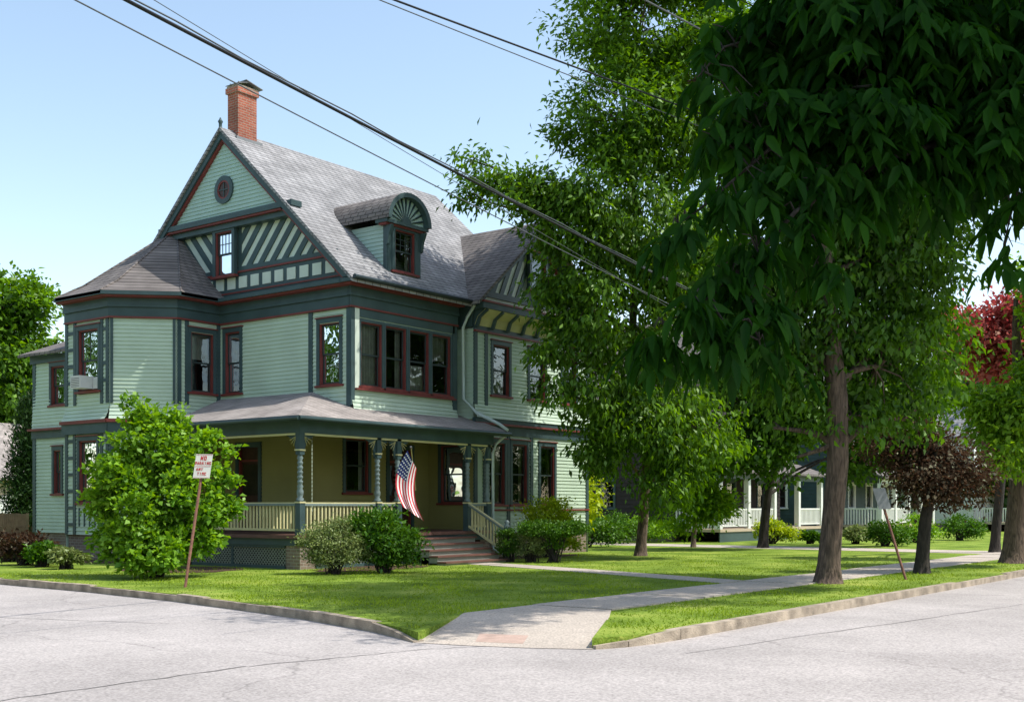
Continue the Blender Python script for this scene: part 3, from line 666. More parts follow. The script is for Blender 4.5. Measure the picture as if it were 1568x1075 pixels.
kerb(KL); kerb(KR); cb.obj()
rp=MB('kerb_ramp'); zo=-.124
outer=[(11.12,10.0,zo),(11.3,9.2,zo),(11.55,8.5,zo),(11.9,7.8,zo)]; inner=[(13.5,11.15,.014),(13.75,10.5,.014),(13.95,9.8,.014),(14.3,9.1,.014)]
for i in range(3): rp.poly([outer[i],outer[i+1],inner[i+1],inner[i]],'sidewalk_concrete')
rp.slab([(11.55,9.35,-.108),(11.75,8.75,-.108),(12.3,9.07,-.075),(12.1,9.72,-.075)],.03,'ramp_brick')
rp.obj()
sw=MB('sidewalk')
sw.slab([(13.5,11.16,.014),(13.75,10.5,.014),(13.95,9.8,.014),(14.3,9.1,.014),(15.3,9.7,.014),(15.3,11.2,.014)],.05,'sidewalk_concrete')
x=15.3
while x<150:
    x2=x+1.5; dz=random.uniform(-.008,.008)
    sw.slab([(x+.012,9.7,.018+dz),(x2-.012,9.7,.018+dz),(x2-.012,11.2,.018+dz),(x+.012,11.2,.018+dz)],.05,'sidewalk_concrete'); x=x2
sw.obj()
pw=MB('front_walkway')
pts=[(22.6,11.3),(23.2,13),(23.9,15),(24.7,17.4),(25.3,19.4),(25.6,20.6)]
for i in range(len(pts)-1):
    a,b=pts[i],pts[i+1]; pw.slab([(a[0]-.5,a[1]+.01,.012),(a[0]+.5,a[1]+.01,.012),(b[0]+.5,b[1]-.01,.012),(b[0]-.5,b[1]-.01,.012)],.05,'sidewalk_concrete')
pw.obj()
dw=MB('driveway'); dw.slab([(41,11.2,.012),(43.6,11.2,.012),(43.6,45,.012),(41,45,.012)],.04,'sidewalk_concrete'); dw.obj()
sm=MB('road_tar_seams')
def seam(p,q,w=.03):
    p=Vector(p);q=Vector(q);d=(q-p).normalized();n_=Vector((-d.y,d.x)); k=14; prev=None
    for i in range(k+1):
        c=p.lerp(q,i/k)+n_*random.uniform(-.03,.03); w2=w*random.uniform(.5,1.2); a=(c.x+n_.x*w2/2,c.y+n_.y*w2/2,-.126); b=(c.x-n_.x*w2/2,c.y-n_.y*w2/2,-.126)
        if prev: sm.poly([prev[0],a,b,prev[1]],'tar_seam')
        prev=(a,b)
seam(G(-40,1078,-.13),G(380,1020,-.13),.03); seam(G(380,1020,-.13),G(640,995,-.13),.025); seam(G(640,995,-.13),G(900,980,-.13),.02)
seam(G(0,945,-.13),G(260,955,-.13),.02); seam(G(1050,1000,-.13),G(1568,925,-.13),.02)
sm.obj()
mu=MB('mulch_bed')
for cx,cy,rx,ry in ((22,21.2,1.9,.9),(18.6,24.6,1.5,1.6),(30,22,2.4,.8),(19.6,31.5,.8,2.5)):
    mu.poly([(cx+rx*math.cos(t*.35)*(1+.1*math.sin(t*3)),cy+ry*math.sin(t*.35)*(1+.1*math.cos(t*2)),.008) for t in range(18)],'mulch')
mu.obj()
# ================= FOLIAGE
def norm(a): return a/np.maximum(1e-9,np.linalg.norm(a,axis=1,keepdims=True))
def leaf_obj(name,P,Dr,Nn,Ls,Ws,var,mat,parent=None,shape=4,fold=.25):
    n=len(P); S=norm(np.cross(Dr,Nn)); Nn=norm(np.cross(S,Dr)); L_=Ls[:,None]; Wd=Ws[:,None]
    if shape==4:
        V=np.stack([P,P+Dr*L_*.42+S*Wd*.5+Nn*Wd*fold,P+Dr*L_-Nn*L_*.06,P+Dr*L_*.42-S*Wd*.5+Nn*Wd*fold],1).reshape(-1,3); F=(np.arange(n)[:,None]*4+np.array([0,1,2,3])[None]).reshape(-1); nf=n; k=4; vv=var
    elif shape==3:
        V=np.stack([P-S*Wd*.5,P+S*Wd*.5,P+Dr*L_],1).reshape(-1,3); F=np.arange(n*3); nf=n; k=3; vv=var
    else:
        V=np.stack([P,P+Dr*L_*.28+S*Wd*.46+Nn*Wd*fold,P+Dr*L_*.62+S*Wd*.40+Nn*Wd*fold*.8-Nn*L_*.03,P+Dr*L_-Nn*L_*.12,P+Dr*L_*.62-S*Wd*.40+Nn*Wd*fold*.8-Nn*L_*.03,P+Dr*L_*.28-S*Wd*.46+Nn*Wd*fold],1).reshape(-1,3)
        b=np.arange(n)[:,None]*6; F=np.concatenate([b+np.array([0,1,2,3])[None],b+np.array([0,3,4,5])[None]],1).reshape(-1); nf=2*n;k=4; vv=np.repeat(var,2)
    me=bpy.data.meshes.new(name); me.vertices.add(len(V)); me.vertices.foreach_set('co',V.astype(np.float32).ravel())
    me.loops.add(len(F)); me.loops.foreach_set('vertex_index',F.astype(np.int32)); me.polygons.add(nf)
    me.polygons.foreach_set('loop_start',(np.arange(nf)*k).astype(np.int32))
    me.update(calc_edges=True); at=me.attributes.new('var','FLOAT','FACE'); at.data.foreach_set('value',np.clip(vv,0,1).astype(np.float32))
    me.materials.append(MATS[mat]); o=bpy.data.objects.new(name,me); sc.collection.objects.link(o)
    if parent: o.parent=parent
    return o
def sample_clusters(lobes,n,shell=.35,gap=-.28,gs=.55,pw_=.75):
    out=[]; lob=[]
    w=np.array([l[3]*l[4]*l[5] for l in lobes])**pw_; w/=w.sum()
    while len(out)<n:
        i=rng.choice(len(lobes),p=w); l=lobes[i]; d=rng.normal(size=3); d/=np.linalg.norm(d); r=shell+(1-shell)*rng.random()**.6
        if rng.random()<.10: r*=1.18
        p=np.array(l[:3])+d*r*np.array(l[3:6])
        if p[2]<.25: continue
        if noise.noise(Vector(p*gs+np.array([i*.0,3.1,7.7])))<gap: continue
        out.append(p); lob.append(i)
    return np.array(out),np.array(lob)
def make_leaves(name,C,per,spread,L_,Wd,mat,parent,droop=.5,upb=1.0,shape=4,crown_c=None):
    n=len(C)*per; cid=np.repeat(np.arange(len(C)),per); off=rng.normal(size=(n,3))*np.array([1,1,.62])*spread
    P=C[cid]+off; cc=C.mean(0) if crown_c is None else crown_c
    outw=norm(C[cid]-cc+1e-3)
    Dr=norm(rng.normal(size=(n,3))*.75+outw*.6+np.array([0,0,-droop])+off/spread*.25)
    Nn=norm(rng.normal(size=(n,3))*.6+np.array([0,0,upb])+outw*.35)
    cv=rng.random(len(C)); var=cv[cid]*.5+rng.random(n)*.5
    ls=L_*(.65+.7*rng.random(n))
    return leaf_obj(name,P,Dr,Nn,ls,Wd*ls/L_*(.8+.4*rng.random(n)),var,mat,parent,shape)
def tree(name,base,tr,lobes,ncl,per,spread,L_,Wd,mat,bark='bark',droop=.5,shape=4,fork=None,gap=-.28,limbr=.3,cen=None):
    E=empty(name); C,lob=sample_clusters(lobes,ncl,gap=gap)
    make_leaves('foliage',C,per,spread,L_,Wd,mat,E,droop,shape=shape)
    tb=MB('trunk_and_limbs'); top=max(l[2] for l in lobes); low=min(l[2]-l[5]*.5 for l in lobes)
    cx=np.mean([l[0] for l in lobes]); cy=np.mean([l[1] for l in lobes])
    if cen: cx,cy=cen
    fk=fork if fork else max(low,1.2)
    bx,by=base
    def trunkp(z): 
        k=max(0,min(1,(z-fk)/(top-fk+.01))); return Vector((bx+(cx-bx)*k*.6+.12*math.sin(z*.7),by+(cy-by)*k*.6+.1*math.cos(z*.9),z))
    zs=[0,.15,.4,1.0]+list(np.linspace(1.2,top,10)) if top>3 else list(np.linspace(0,top,6))
    zs=sorted(set(zs)); rad=[]
    for z in zs:
        r=tr*(1-.8*max(0,(z-fk)/(top-fk+.01)))*(1+.55*math.exp(-z/.22)); rad.append(max(.03,r))
    tb.tube([trunkp(z)+Vector((0,0,-.05 if z==0 else 0)) for z in zs],rad,bark,12)
    for i,l in enumerate(lobes):
        c=Vector(l[:3]); z0=max(fk*.9,min(c.z-.35*abs((c-trunkp(c.z)).length),top*.9)); s=trunkp(z0); md=s.lerp(c,.5)+Vector((0,0,.12*(c-s).length))+Vector((random.uniform(-.2,.2),random.uniform(-.2,.2),0))
        r0=tr*limbr*1.4; tb.tube([s,s.lerp(md,.5)+Vector((0,0,.1)),md,c],[r0,r0*.8,r0*.6,r0*.35],bark,7)
        idx=np.where(lob==i)[0]
        for j in idx[:14]:
            e_=Vector(C[j]); q=c.lerp(e_,.5)+Vector((0,0,.1*(e_-c).length)); tb.tube([md.lerp(c,random.uniform(.3,1)),q,e_],[r0*.3,r0*.2,r0*.08+.004],bark,5)
    tb.obj(E); return E
def lob(px,py,t,rp,asp=.9,dep=1.0):
    w=W(px,py,t); r=rp*t/FP; return (w[0],w[1],w[2],r*dep,r*dep,r*asp)
LA=[lob(*a) for a in [(985,40,35,120),(960,-70,35,110),(945,180,34.5,95),(1010,190,36,100),(745,275,33.2,38),(790,285,33.3,42),(715,300,33.2,14),(720,245,33.2,16),(840,300,33.5,48),(895,330,34,80),(1000,350,35.5,115),(905,470,34.5,76),(840,430,34,34),(835,545,34,28),(850,600,34,30),(1000,520,36,105),(915,600,35,66),(975,670,36,85),(1050,650,36,80),(900,690,35,26),(1080,120,36,110),(1100,420,37,110),(1010,740,36,60),(1060,-60,36,110)]]
tree('ash_tree',G(985,851),.16,LA,1300,72,.30,.21,.085,'leaf_tree',droop=.8,fork=2.4,gap=-.12)
LB=[lob(*a) for a in [(1270,480,25,110),(1185,560,24.6,75),(1350,560,25,90),(1250,350,25.5,120),(1380,400,25.5,110),(1160,420,24.5,80),(1300,640,24.8,55),(1185,655,24.6,50),(1130,520,24.5,60),(1430,530,26,60),(1300,200,26,120),(1440,240,26,100),(1160,250,26,95),(1230,60,26,110),(1400,60,26,120),(1220,700,24.5,28),(1400,640,25.5,45)]]
LB+=[(19.0,6.2,11.8,2.2,2.2,1.2),(21.5,4.6,12.4,2.3,2.3,1.3),(17.2,7.4,11.5,1.9,1.9,.9),(23.5,6.6,13,2.5,2.5,1.5),(20.6,8.4,12.9,2.0,2.0,1.1),(26.5,5.8,12.5,2.4,2.4,1.4),(16.4,4.9,11.5,1.6,1.6,.8),(24.8,4.0,11.8,1.9,1.9,1.1),(18.8,3.8,12.4,1.8,1.8,1.0)]
tree('street_tree',G(1275,893),.22,LB,1420,70,.30,.18,.08,'leaf_street',droop=.7,fork=3.1,gap=-.18,cen=(23.4,9.6))
LC=[lob(*a) for a in [(1415,700,28.5,50),(1375,680,28.5,42),(1462,715,28.5,45),(1440,745,28,34),(1400,740,28,36),(1490,745,29,30)]]
tree('plum_tree',G(1418,878),.15,LC,210,50,.22,.11,.06,'leaf_plum','bark_dark',droop=.3,fork=1.3)
LR=[lob(*a) for a in [(1505,520,35,42),(1545,490,35,42),(1575,535,35,50),(1470,500,36,32),(1530,560,35,32),(1590,470,35,40)]]
tree('red_maple_tree',G(1528,846),.16,LR,200,50,.28,.17,.11,'leaf_red','bark_dark',droop=.2,fork=3)
LD=[lob(*a) for a in [(1545,640,31,48),(1580,670,31,56),(1510,620,31,34),(1610,600,31,60),(1540,700,30.5,32),(1640,450,31,80),(1545,720,30.5,25)]]
tree('roadside_tree',G(1558,862),.30,LD,330,60,.28,.18,.09,'leaf_lime',droop=.5,fork=2.6)
LE=[lob(*a) for a in [(1085,770,44,28),(1045,780,44,34)]]
tree('yard_tree',G(1065,838),.08,LE,90,50,.3,.2,.1,'leaf_lime',droop=.2,fork=.8)
LX=[lob(*a) for a in [(1110,620,43,60),(1180,600,43,55),(1090,690,43,40),(1225,640,43,45),(1150,670,43,48),(1200,700,43,30),(1330,640,46,60),(1400,610,46,60),(1310,700,46,34),(1380,690,46,34)]]
tree('linden_tree',G(1172,839),.17,LX,420,55,.38,.24,.15,'leaf_street','bark_dark',droop=.4,fork=2.2,gap=-.2)
LM=[lob(*a) for a in [(850,690,42,35),(845,730,42,30),(880,760,43,36)]]
tree('dogwood_tree',G(860,842),.1,LM,110,50,.35,.18,.1,'leaf_yellow',droop=.2,fork=.8)
LL=[lob(*a) for a in [(15,470,60,52),(48,540,60,38),(-5,560,60,62),(35,610,60,45),(-60,480,60,80),(70,590,60,18)]]
tree('maple_tree',(W(0,0,60)[0],W(0,0,60)[1]),.35,LL,400,50,.5,.34,.2,'leaf_tree',droop=.4,fork=4,gap=-.2)
LY=[lob(48,600+k*32,46,8+k*5.5,1.8) for k in range(6)]
tree('cypress_tree',(W(48,0,46)[0],W(48,0,46)[1]),.12,LY,240,60,.22,.16,.06,'leaf_cypress',droop=-.9,fork=.5)
LF=[]
for px in range(780,1750,55): LF.append(lob(px,random.uniform(580,690),random.uniform(80,95),random.uniform(60,90),1.1))
for px in range(800,1750,60): LF.append(lob(px,730,80,55,.9))
for px in range(-260,40,60): LF.append(lob(px,random.uniform(690,730),85,55,1))
def far_trees(LF,ncl,per,sp,ls):
    E=empty('distant_trees'); C,_=sample_clusters(LF,ncl,gap=-.35,gs=.25); make_leaves('foliage',C,per,sp,ls,ls*.66,'leaf_far',E,.2)
    tb=MB('trunks')
    for l in LF: tb.tube([(l[0],l[1],-.2),(l[0]+.3,l[1],l[2])],[.35,.15],'bark_dark',6)
    tb.obj(E)
far_trees(LF,1400,34,1.0,.6)
LO=[]  # unseen tree rows across the streets, added to darken the window reflections
for y in range(10,140,8): LO.append((-17+random.uniform(-2,2),y,random.uniform(9,11.5),5.2,5.2,8.5))
for x in range(22,90,6): LO.append((x,-17+random.uniform(-2,2),random.uniform(5.5,8),4.2,4.2,6))
far_trees(LO,1050,34,1.1,.95)
def shrub(name,cx,cy,lobes,ncl,per,spread,L_,Wd,mat,droop=.2,gap=-.45):
    E=empty(name); lb=[(cx+l[0],cy+l[1],l[2],l[3],l[3],l[4]) for l in lobes]
    C,lo=sample_clusters(lb,ncl,gap=gap,gs=1.6,shell=.5); make_leaves('foliage',C,per,spread,L_,Wd,mat,E,droop,.8,crown_c=np.array([cx,cy,0.]))
    st=MB('stems')
    for j in range(0,len(C),max(1,len(C)//26)):
        e_=Vector(C[j]); b=Vector((cx+random.uniform(-.15,.15),cy+random.uniform(-.15,.15),-.02)); st.tube([b,b.lerp(e_,.5)+Vector((0,0,.15)),e_],[.022,.016,.006],'bark_dark',5)
    st.obj(E)
bx,by=W(238,0,26.6)[:2]
def rl(px,py,t,rp,asp=1):
    w=W(px,py,t); return (w[0]-bx,w[1]-by,w[2],rp*t/FP,rp*t/FP*asp)
shrub('lilac_bush',bx,by,[rl(*a) for a in [(240,700,26.8,40),(190,735,26.5,36),(300,730,26.8,38),(240,780,26.3,58),(185,825,26.3,36),(295,810,26.5,40),(158,775,26.5,24),(330,775,26.8,26),(240,850,26,52,.6),(218,648,27,18),(262,652,27,20),(340,695,27,12),(322,668,27,10),(140,730,26.7,14),(205,620,27,8),(168,665,27,14),(356,768,26.8,14),(292,676,26.6,14),(245,630,27,8),(185,690,26.6,20),(350,730,26.8,10)]],540,40,.125,.14,.095,'leaf_bush',.35,-.18)
s=W(512,0,27.8)[:2]; shrub('variegated_shrub',s[0],s[1],[(0,0,.62,.6,.6),(.2,-.3,.5,.4,.45),(-.25,.3,.7,.42,.45),(.1,0,1.05,.25,.25)],160,60,.1,.06,.035,'leaf_shrub_var')
s=W(588,0,28.3)[:2]; shrub('rhododendron_shrub',s[0],s[1],[(0,0,.75,.62,.75),(.3,-.35,.6,.42,.5),(-.3,.3,1.0,.4,.45)],160,45,.12,.11,.05,'leaf_shrub')
s=W(848,0,33.5)[:2]; shrub('clipped_shrub',s[0],s[1],[(0,0,.95,.6,.2),(.35,-.45,.95,.45,.2),(-.35,.45,.95,.45,.2),(0,0,.45,.22,.35)],170,42,.07,.06,.04,'leaf_shrub')
s=W(815,0,33.8)[:2]; shrub('boxwood_shrub',s[0],s[1],[(0,0,.42,.42,.4)],80,45,.09,.06,.04,'leaf_shrub_var')
s=W(840,0,37)[:2]; shrub('golden_shrub',s[0],s[1],[(0,0,1.1,.75,.75),(.3,-.3,.8,.6,.6)],130,45,.13,.10,.06,'leaf_yellow')
s=W(777,0,34)[:2]; shrub('holly_shrub',s[0],s[1],[(0,0,.5,.28,.5)],50,45,.07,.07,.04,'leaf_shrub')
for px,t,r,mt in ((35,32,.5,'leaf_plum'),(65,31,.35,'leaf_shrub'),(12,34,.45,'leaf_plum'),(100,30,.28,'leaf_shrub_var'),(935,50,.8,'leaf_shrub'),(985,52,.7,'leaf_bush'),(1182,50,.6,'leaf_yellow'),(1240,50,.3,'leaf_shrub'),(1310,50,.45,'leaf_shrub_var'),(1355,47,.6,'leaf_shrub'),(1400,52,.7,'leaf_bush'),(1470,55,.7,'leaf_shrub'),(1030,54,.8,'leaf_bush'),(895,46,.9,'leaf_shrub')):
    s=W(px,0,t)[:2]; shrub('garden_shrub',s[0],s[1],[(0,0,r*.8,r,r*.8),(r*.7,-r*.8,r*.6,r*.7,r*.6)],60,40,.12*r/.5,.12,.07,mt)
# ---- near tree overhanging from the right
E=empty('walnut_tree')
def nl(px,py,t,r,asp=.8): w=W(px,py,t); return (w[0],w[1],w[2],r,r,r*asp)
NV=[(1500,60,7.3,.75,50),(1380,50,7.2,.6,44),(1270,60,7.2,.5,38),(1190,20,7.4,.36,22),(1120,60,7.2,.18,8),(1085,110,7.0,.10,3),(1140,170,6.8,.2,10),(1095,210,6.7,.10,4),(1225,160,6.9,.34,26),(1320,160,6.9,.42,34),(1430,180,7.0,.45,34),(1530,170,7.0,.4,24),(1340,255,6.8,.24,14),(1260,265,6.7,.22,12),(1180,275,6.6,.2,9),(1100,300,6.5,.15,6),(1045,350,6.4,.10,4),(1150,360,6.4,.16,7),(1225,340,6.5,.18,8),(1262,400,6.5,.08,3),(1110,420,6.3,.16,7),(1160,460,6.3,.14,7),(1065,465,6.2,.15,6),(1010,500,6.2,.08,4),(1110,510,6.2,.14,6),(1160,530,6.2,.07,3),(1040,530,6.2,.06,2),(1480,255,6.9,.2,8),(1555,300,6.8,.18,7),(1542,370,6.8,.06,2),(1650,120,7.3,.8,34),(1760,0,7.6,.9,24),(1450,-90,7.6,.7,34),(1290,-80,7.6,.6,26)]
boughs=[[(1750,-60,7.6),(1500,40,7.3),(1330,130,7.0),(1180,230,6.7),(1080,310,6.5),(1030,350,6.4)],
 [(1720,120,7.3),(1500,200,7.0),(1350,250,6.8),(1220,330,6.5),(1130,420,6.4),(1060,475,6.2),(1010,505,6.2)],
 [(1700,-160,7.6),(1400,-40,7.4),(1230,40,7.3),(1110,80,7.1),(1070,115,7.0)],
 [(1760,240,7.2),(1600,270,6.9),(1550,320,6.8),(1535,385,6.8)],[(1220,330,6.5),(1250,370,6.5),(1265,410,6.5)],[(1130,420,6.4),(1150,480,6.3),(1165,530,6.2)]]
tb=MB('trunk_and_branches'); tbase=Vector((10.0,-2.0,0))
tb.tube([tbase+Vector((0,0,-.2)),tbase+Vector((0,.02,.3)),tbase+Vector((.1,.1,2)),tbase+Vector((0,.3,4.5)),tbase+Vector((-.3,.8,8)),tbase+Vector((-.5,1.2,11))],[.5,.36,.30,.26,.18,.06],'bark_dark',14)
BP=[]
for k,b in enumerate(boughs):
    P_=[Vector(W(*p)) for p in b]; r0=.034 if k<4 else .010
    if k<4:
        s=tbase+Vector((-.02,.3,3.6+.5*k)); P_=[s,s.lerp(P_[0],.5)+Vector((0,0,.2))]+P_
    nP=len(P_); tb.tube([p+Vector((random.uniform(-.03,.03),0,random.uniform(-.03,.03))) for p in P_],[max(.004,r0*(1-i/(nP-.6))) for i in range(nP)],'bark_dark',7)
    for i in range(nP-1):
        for q in range(6): BP.append(P_[i].lerp(P_[i+1],q/6))
BPa=np.array([tuple(p) for p in BP])
C=[];small=[]
for (px,py,t,r,cnt) in NV:
    l=nl(px,py,t,r)
    for _ in range(cnt):
        d=rng.normal(size=3); d/=np.linalg.norm(d); C.append(np.array(l[:3])+d*rng.random()**.45*np.array(l[3:6])); small.append(cnt<=14)
C=np.array(C)
for c in C:
    j=np.argmin(((BPa-c)**2).sum(1)); a=BP[j]; e_=Vector(c); tb.tube([a,a.lerp(e_,.5)+Vector((0,0,.05)),e_],[.006,.0045,.0025],'bark_dark',4,False)
P=[];Dd=[];Nn=[];LS=[];Vv=[]
for c,sml in zip(C,small):
    cv=rng.random()
    for q in range(2 if sml else 4):
        az_=rng.random()*6.283; dz=-.2-.9*rng.random()-(.5 if sml else 0); d=np.array([math.cos(az_),math.sin(az_),dz]); d/=np.linalg.norm(d)
        ln=(.22+.16*rng.random())*(.62 if sml else 1); side=np.cross(d,[0,0,1]); side/=np.linalg.norm(side); up=np.cross(side,d); o=c+rng.normal(size=3)*(.03 if sml else .06)
        for k in range(2 if sml else 3):
            b=o+d*ln*(k+.6)/3+np.array([0,0,-.05*(k/3)**2])
            for sgn in (1,-1):
                P.append(b);Dd.append(side*sgn*.75+d*.55+np.array([0,0,-.3-.6*rng.random()])+rng.normal(size=3)*.22);Nn.append(up+rng.normal(size=3)*.5);LS.append(.125+.09*rng.random());Vv.append(cv*.4+.6*rng.random())
        P.append(o+d*ln*.9);Dd.append(d+np.array([0,0,-.5]));Nn.append(up);LS.append(.19);Vv.append(cv)
P=np.array(P);Dd=norm(np.array(Dd));Nn=norm(np.array(Nn));LS=np.array(LS)
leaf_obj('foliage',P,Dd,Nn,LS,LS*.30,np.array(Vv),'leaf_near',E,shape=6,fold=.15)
UC=[]  # unseen canopy added sunward of the boughs, to shade the leaves below
for (px,py,t,r,cnt) in NV:
    l=nl(px,py,t,r); UC.append((l[0]+1.55,l[1]-2.65,l[2]+4.9,max(.7,r*1.2),max(.7,r*1.2),.6))
C2,lo2=sample_clusters(UC,440,shell=.1,gap=-.5)
make_leaves('upper_shade_foliage',C2,42,.26,.2,.09,'leaf_near',E,.5)
for l in UC[::3]:
    s=tbase+Vector((-.1,.4,5.5)); c=Vector(l[:3]); tb.tube([s,s.lerp(c,.5)+Vector((0,0,.5)),c],[.07,.05,.015],'bark_dark',6)
tb.obj(E)
# grass blades
n=150000
x=rng.uniform(11.2,36,n); y=rng.uniform(7.66,27,n)
dep=x*D[0]+y*D[1]
keep=(rng.random(n)<np.clip((40-dep)/22,.15,1))
keep&=~((y>9.66)&(y<11.24)&(x>14.9)); keep&=~((x>20.2)&(y>22.0)); keep&=~((x>24.1)&(x<27.1)&(y>20.3))
xk=np.interp(y,[7.7,9.85,10.85,12.07,14.6,17.7,21,24.9,30],[12.2,11.25,11.72,12.17,12.82,13.42,13.82,14.04,14.2]); keep&=(x>xk)
poly=[(11.0,10.02),(11.85,7.7),(14.3,9.08),(15.3,9.68),(15.3,11.22),(13.5,11.2)]
ins=np.ones(n,bool)
for i in range(len(poly)):
    a=poly[i];b=poly[(i+1)%len(poly)]; ins&=((b[0]-a[0])*(y-a[1])-(b[1]-a[1])*(x-a[0]))>=0
keep&=~ins
wx=np.interp(y,[11.3,13,15,17.4,19.4,20.6],[22.6,23.2,23.9,24.7,25.3,25.6]); keep&=~((np.abs(x-wx)<.54)&(y>11))
x=x[keep];y=y[keep]
pv=np.array([noise.noise(Vector((a*.6,b*.6,0)))+.6*noise.noise(Vector((a*2.2,b*2.2,4))) for a,b in zip(x,y)])
k2=rng.random(len(x))<np.clip(.65+pv*1.4,.15,1); x=x[k2];y=y[k2];pv=pv[k2]; n=len(x)
P=np.stack([x,y,np.full(n,-.005)],1); Dr=norm(np.stack([rng.normal(size=n)*.55,rng.normal(size=n)*.55,np.ones(n)],1)); Nn=norm(rng.normal(size=(n,3))*np.array([1,1,.1]))
leaf_obj('grass_tufts',P,Dr,Nn,(.022+.04*rng.random(n))*(1+.6*np.clip(pv,-.5,1)),np.full(n,.018),.4+pv*.6+rng.random(n)*.35,'grass_blade',shape=3)
# ================= SIGNS
sg=MB('no_parking_sign'); b=G(283,899); top=W(313,697,23.2); base=Vector((b[0],b[1],-.05)); topv=Vector(top); up=(topv-base).normalized()
sg.tube([base,topv],.028,'rust_post',6)
pr=Vector((R[0],R[1],0)).normalized(); fw=Vector((-D[0],-D[1],0)); c=topv-up*.22
pr=(pr*.92+Vector((D[0],D[1],0))*.3).normalized(); nrm=Vector((pr.y,-pr.x,0)); nrm=nrm if nrm.dot(fw)>0 else -nrm
def sgq(u0,u1,v0,v1,o,mat,th=.004):
    q=[c+pr*u0+up*v0,c+pr*u1+up*v0,c+pr*u1+up*v1,c+pr*u0+up*v1]; sg.prism([tuple(p+nrm*(o)) for p in q],[tuple(p+nrm*(o+th)) for p in q],mat)
sgq(-.16,.16,-.24,.24,.035,'sign_white')
GL={'N':'101,111,111,101','O':'111,101,101,111','P':'111,101,111,100','A':'010,101,111,101','R':'110,101,110,101','K':'101,110,110,101','I':'010,010,010,010','G':'111,100,101,111','T':'111,010,010,010','M':'111,111,101,101','E':'111,110,100,111','Y':'101,010,010,010'}
def word(wd,uc,vc,hh):
    cw=hh*.6; tot=len(wd)*cw*1.25; u=uc-tot/2
    for ch in wd:
        rows=GL.get(ch,'111,101,101,111').split(',')
        for ri,row in enumerate(rows):
            for ci,bit in enumerate(row):
                if bit=='1': sgq(u+ci*cw/3,u+(ci+1)*cw/3,vc+hh/2-(ri+1)*hh/4,vc+hh/2-ri*hh/4,.04,'sign_red',.003)
        u+=cw*1.25
word('NO',0,.16,.085); word('PARKING',0,.06,.06); word('ANY',-.05,-.06,.06); word('TIME',0,-.15,.06)
for (u0,u1,v0,v1) in ((-.15,.15,.225,.23),(-.15,.15,-.23,-.225),(-.15,.15,-.005,.0)): sgq(u0,u1,v0,v1,.04,'sign_red',.003)
sg.obj()
s2=MB('traffic_sign'); b=G(1388,887); base=Vector((b[0],b[1],-.05)); topv=Vector(W(1345,750,25.6)); s2.tube([base,topv],.03,'rust_post',6)
up=(topv-base).normalized(); sd=Vector((.75,-.65,0)).normalized(); c=topv-up*.2; nn=sd.cross(up).normalized()
q=[c+sd*a+up*v for a,v in ((-.15,-.24),(.15,-.24),(.15,.24),(-.15,.24))]; s2.prism([tuple(p+nn*.035) for p in q],[tuple(p+nn*.04) for p in q],'sign_back'); s2.obj()
# ================= WIRES
def wire(a,b,r,mat,sag=.25,name='utility_wire'):
    a=Vector(W(*a)); b=Vector(W(*b)); m=MB(name); k=30; pts=[]
    for i in range(k+1):
        t=i/k; p=a.lerp(b,t); p.z-=4*sag*t*(1-t); pts.append(p)
    m.tube(pts,r,mat,6); return m,pts
pole=MB('utility_pole'); pc=W(1276,0,48)
pole.tube([(pc[0],pc[1],-.2),(pc[0],pc[1],9.2)],[.15,.11],'wood_pole',10); pole.box(pc[0]-.06,pc[0]+.06,pc[1]-1,pc[1]+1,8.6,8.75,'wood_pole'); pole.obj()
m,p=wire((150,-22,14),(1276,552,48),.024,'wire_black',.12)
pts2=[q+Vector((0,0,.05+.02*math.sin(i*2.1))) for i,q in enumerate(p)]
m.tube(pts2,.012,'wire_grey',5); m.obj()
m,p=wire((60,-28,15),(1276,588,48),.011,'wire_grey',.1); m.obj()
m,p=wire((565,-14,15),(1700,395,50),.014,'wire_black',.1); m.obj()
m,p=wire((545,-14,15.2),(1650,400,50),.008,'wire_grey',.2); m.obj()
m,p=wire((960,-14,15.2),(1700,350,50),.012,'wire_grey',.2); m.obj()
m,p=wire((235,0,16),(1276,610,48),.006,'wire_grey',.15); m.obj()
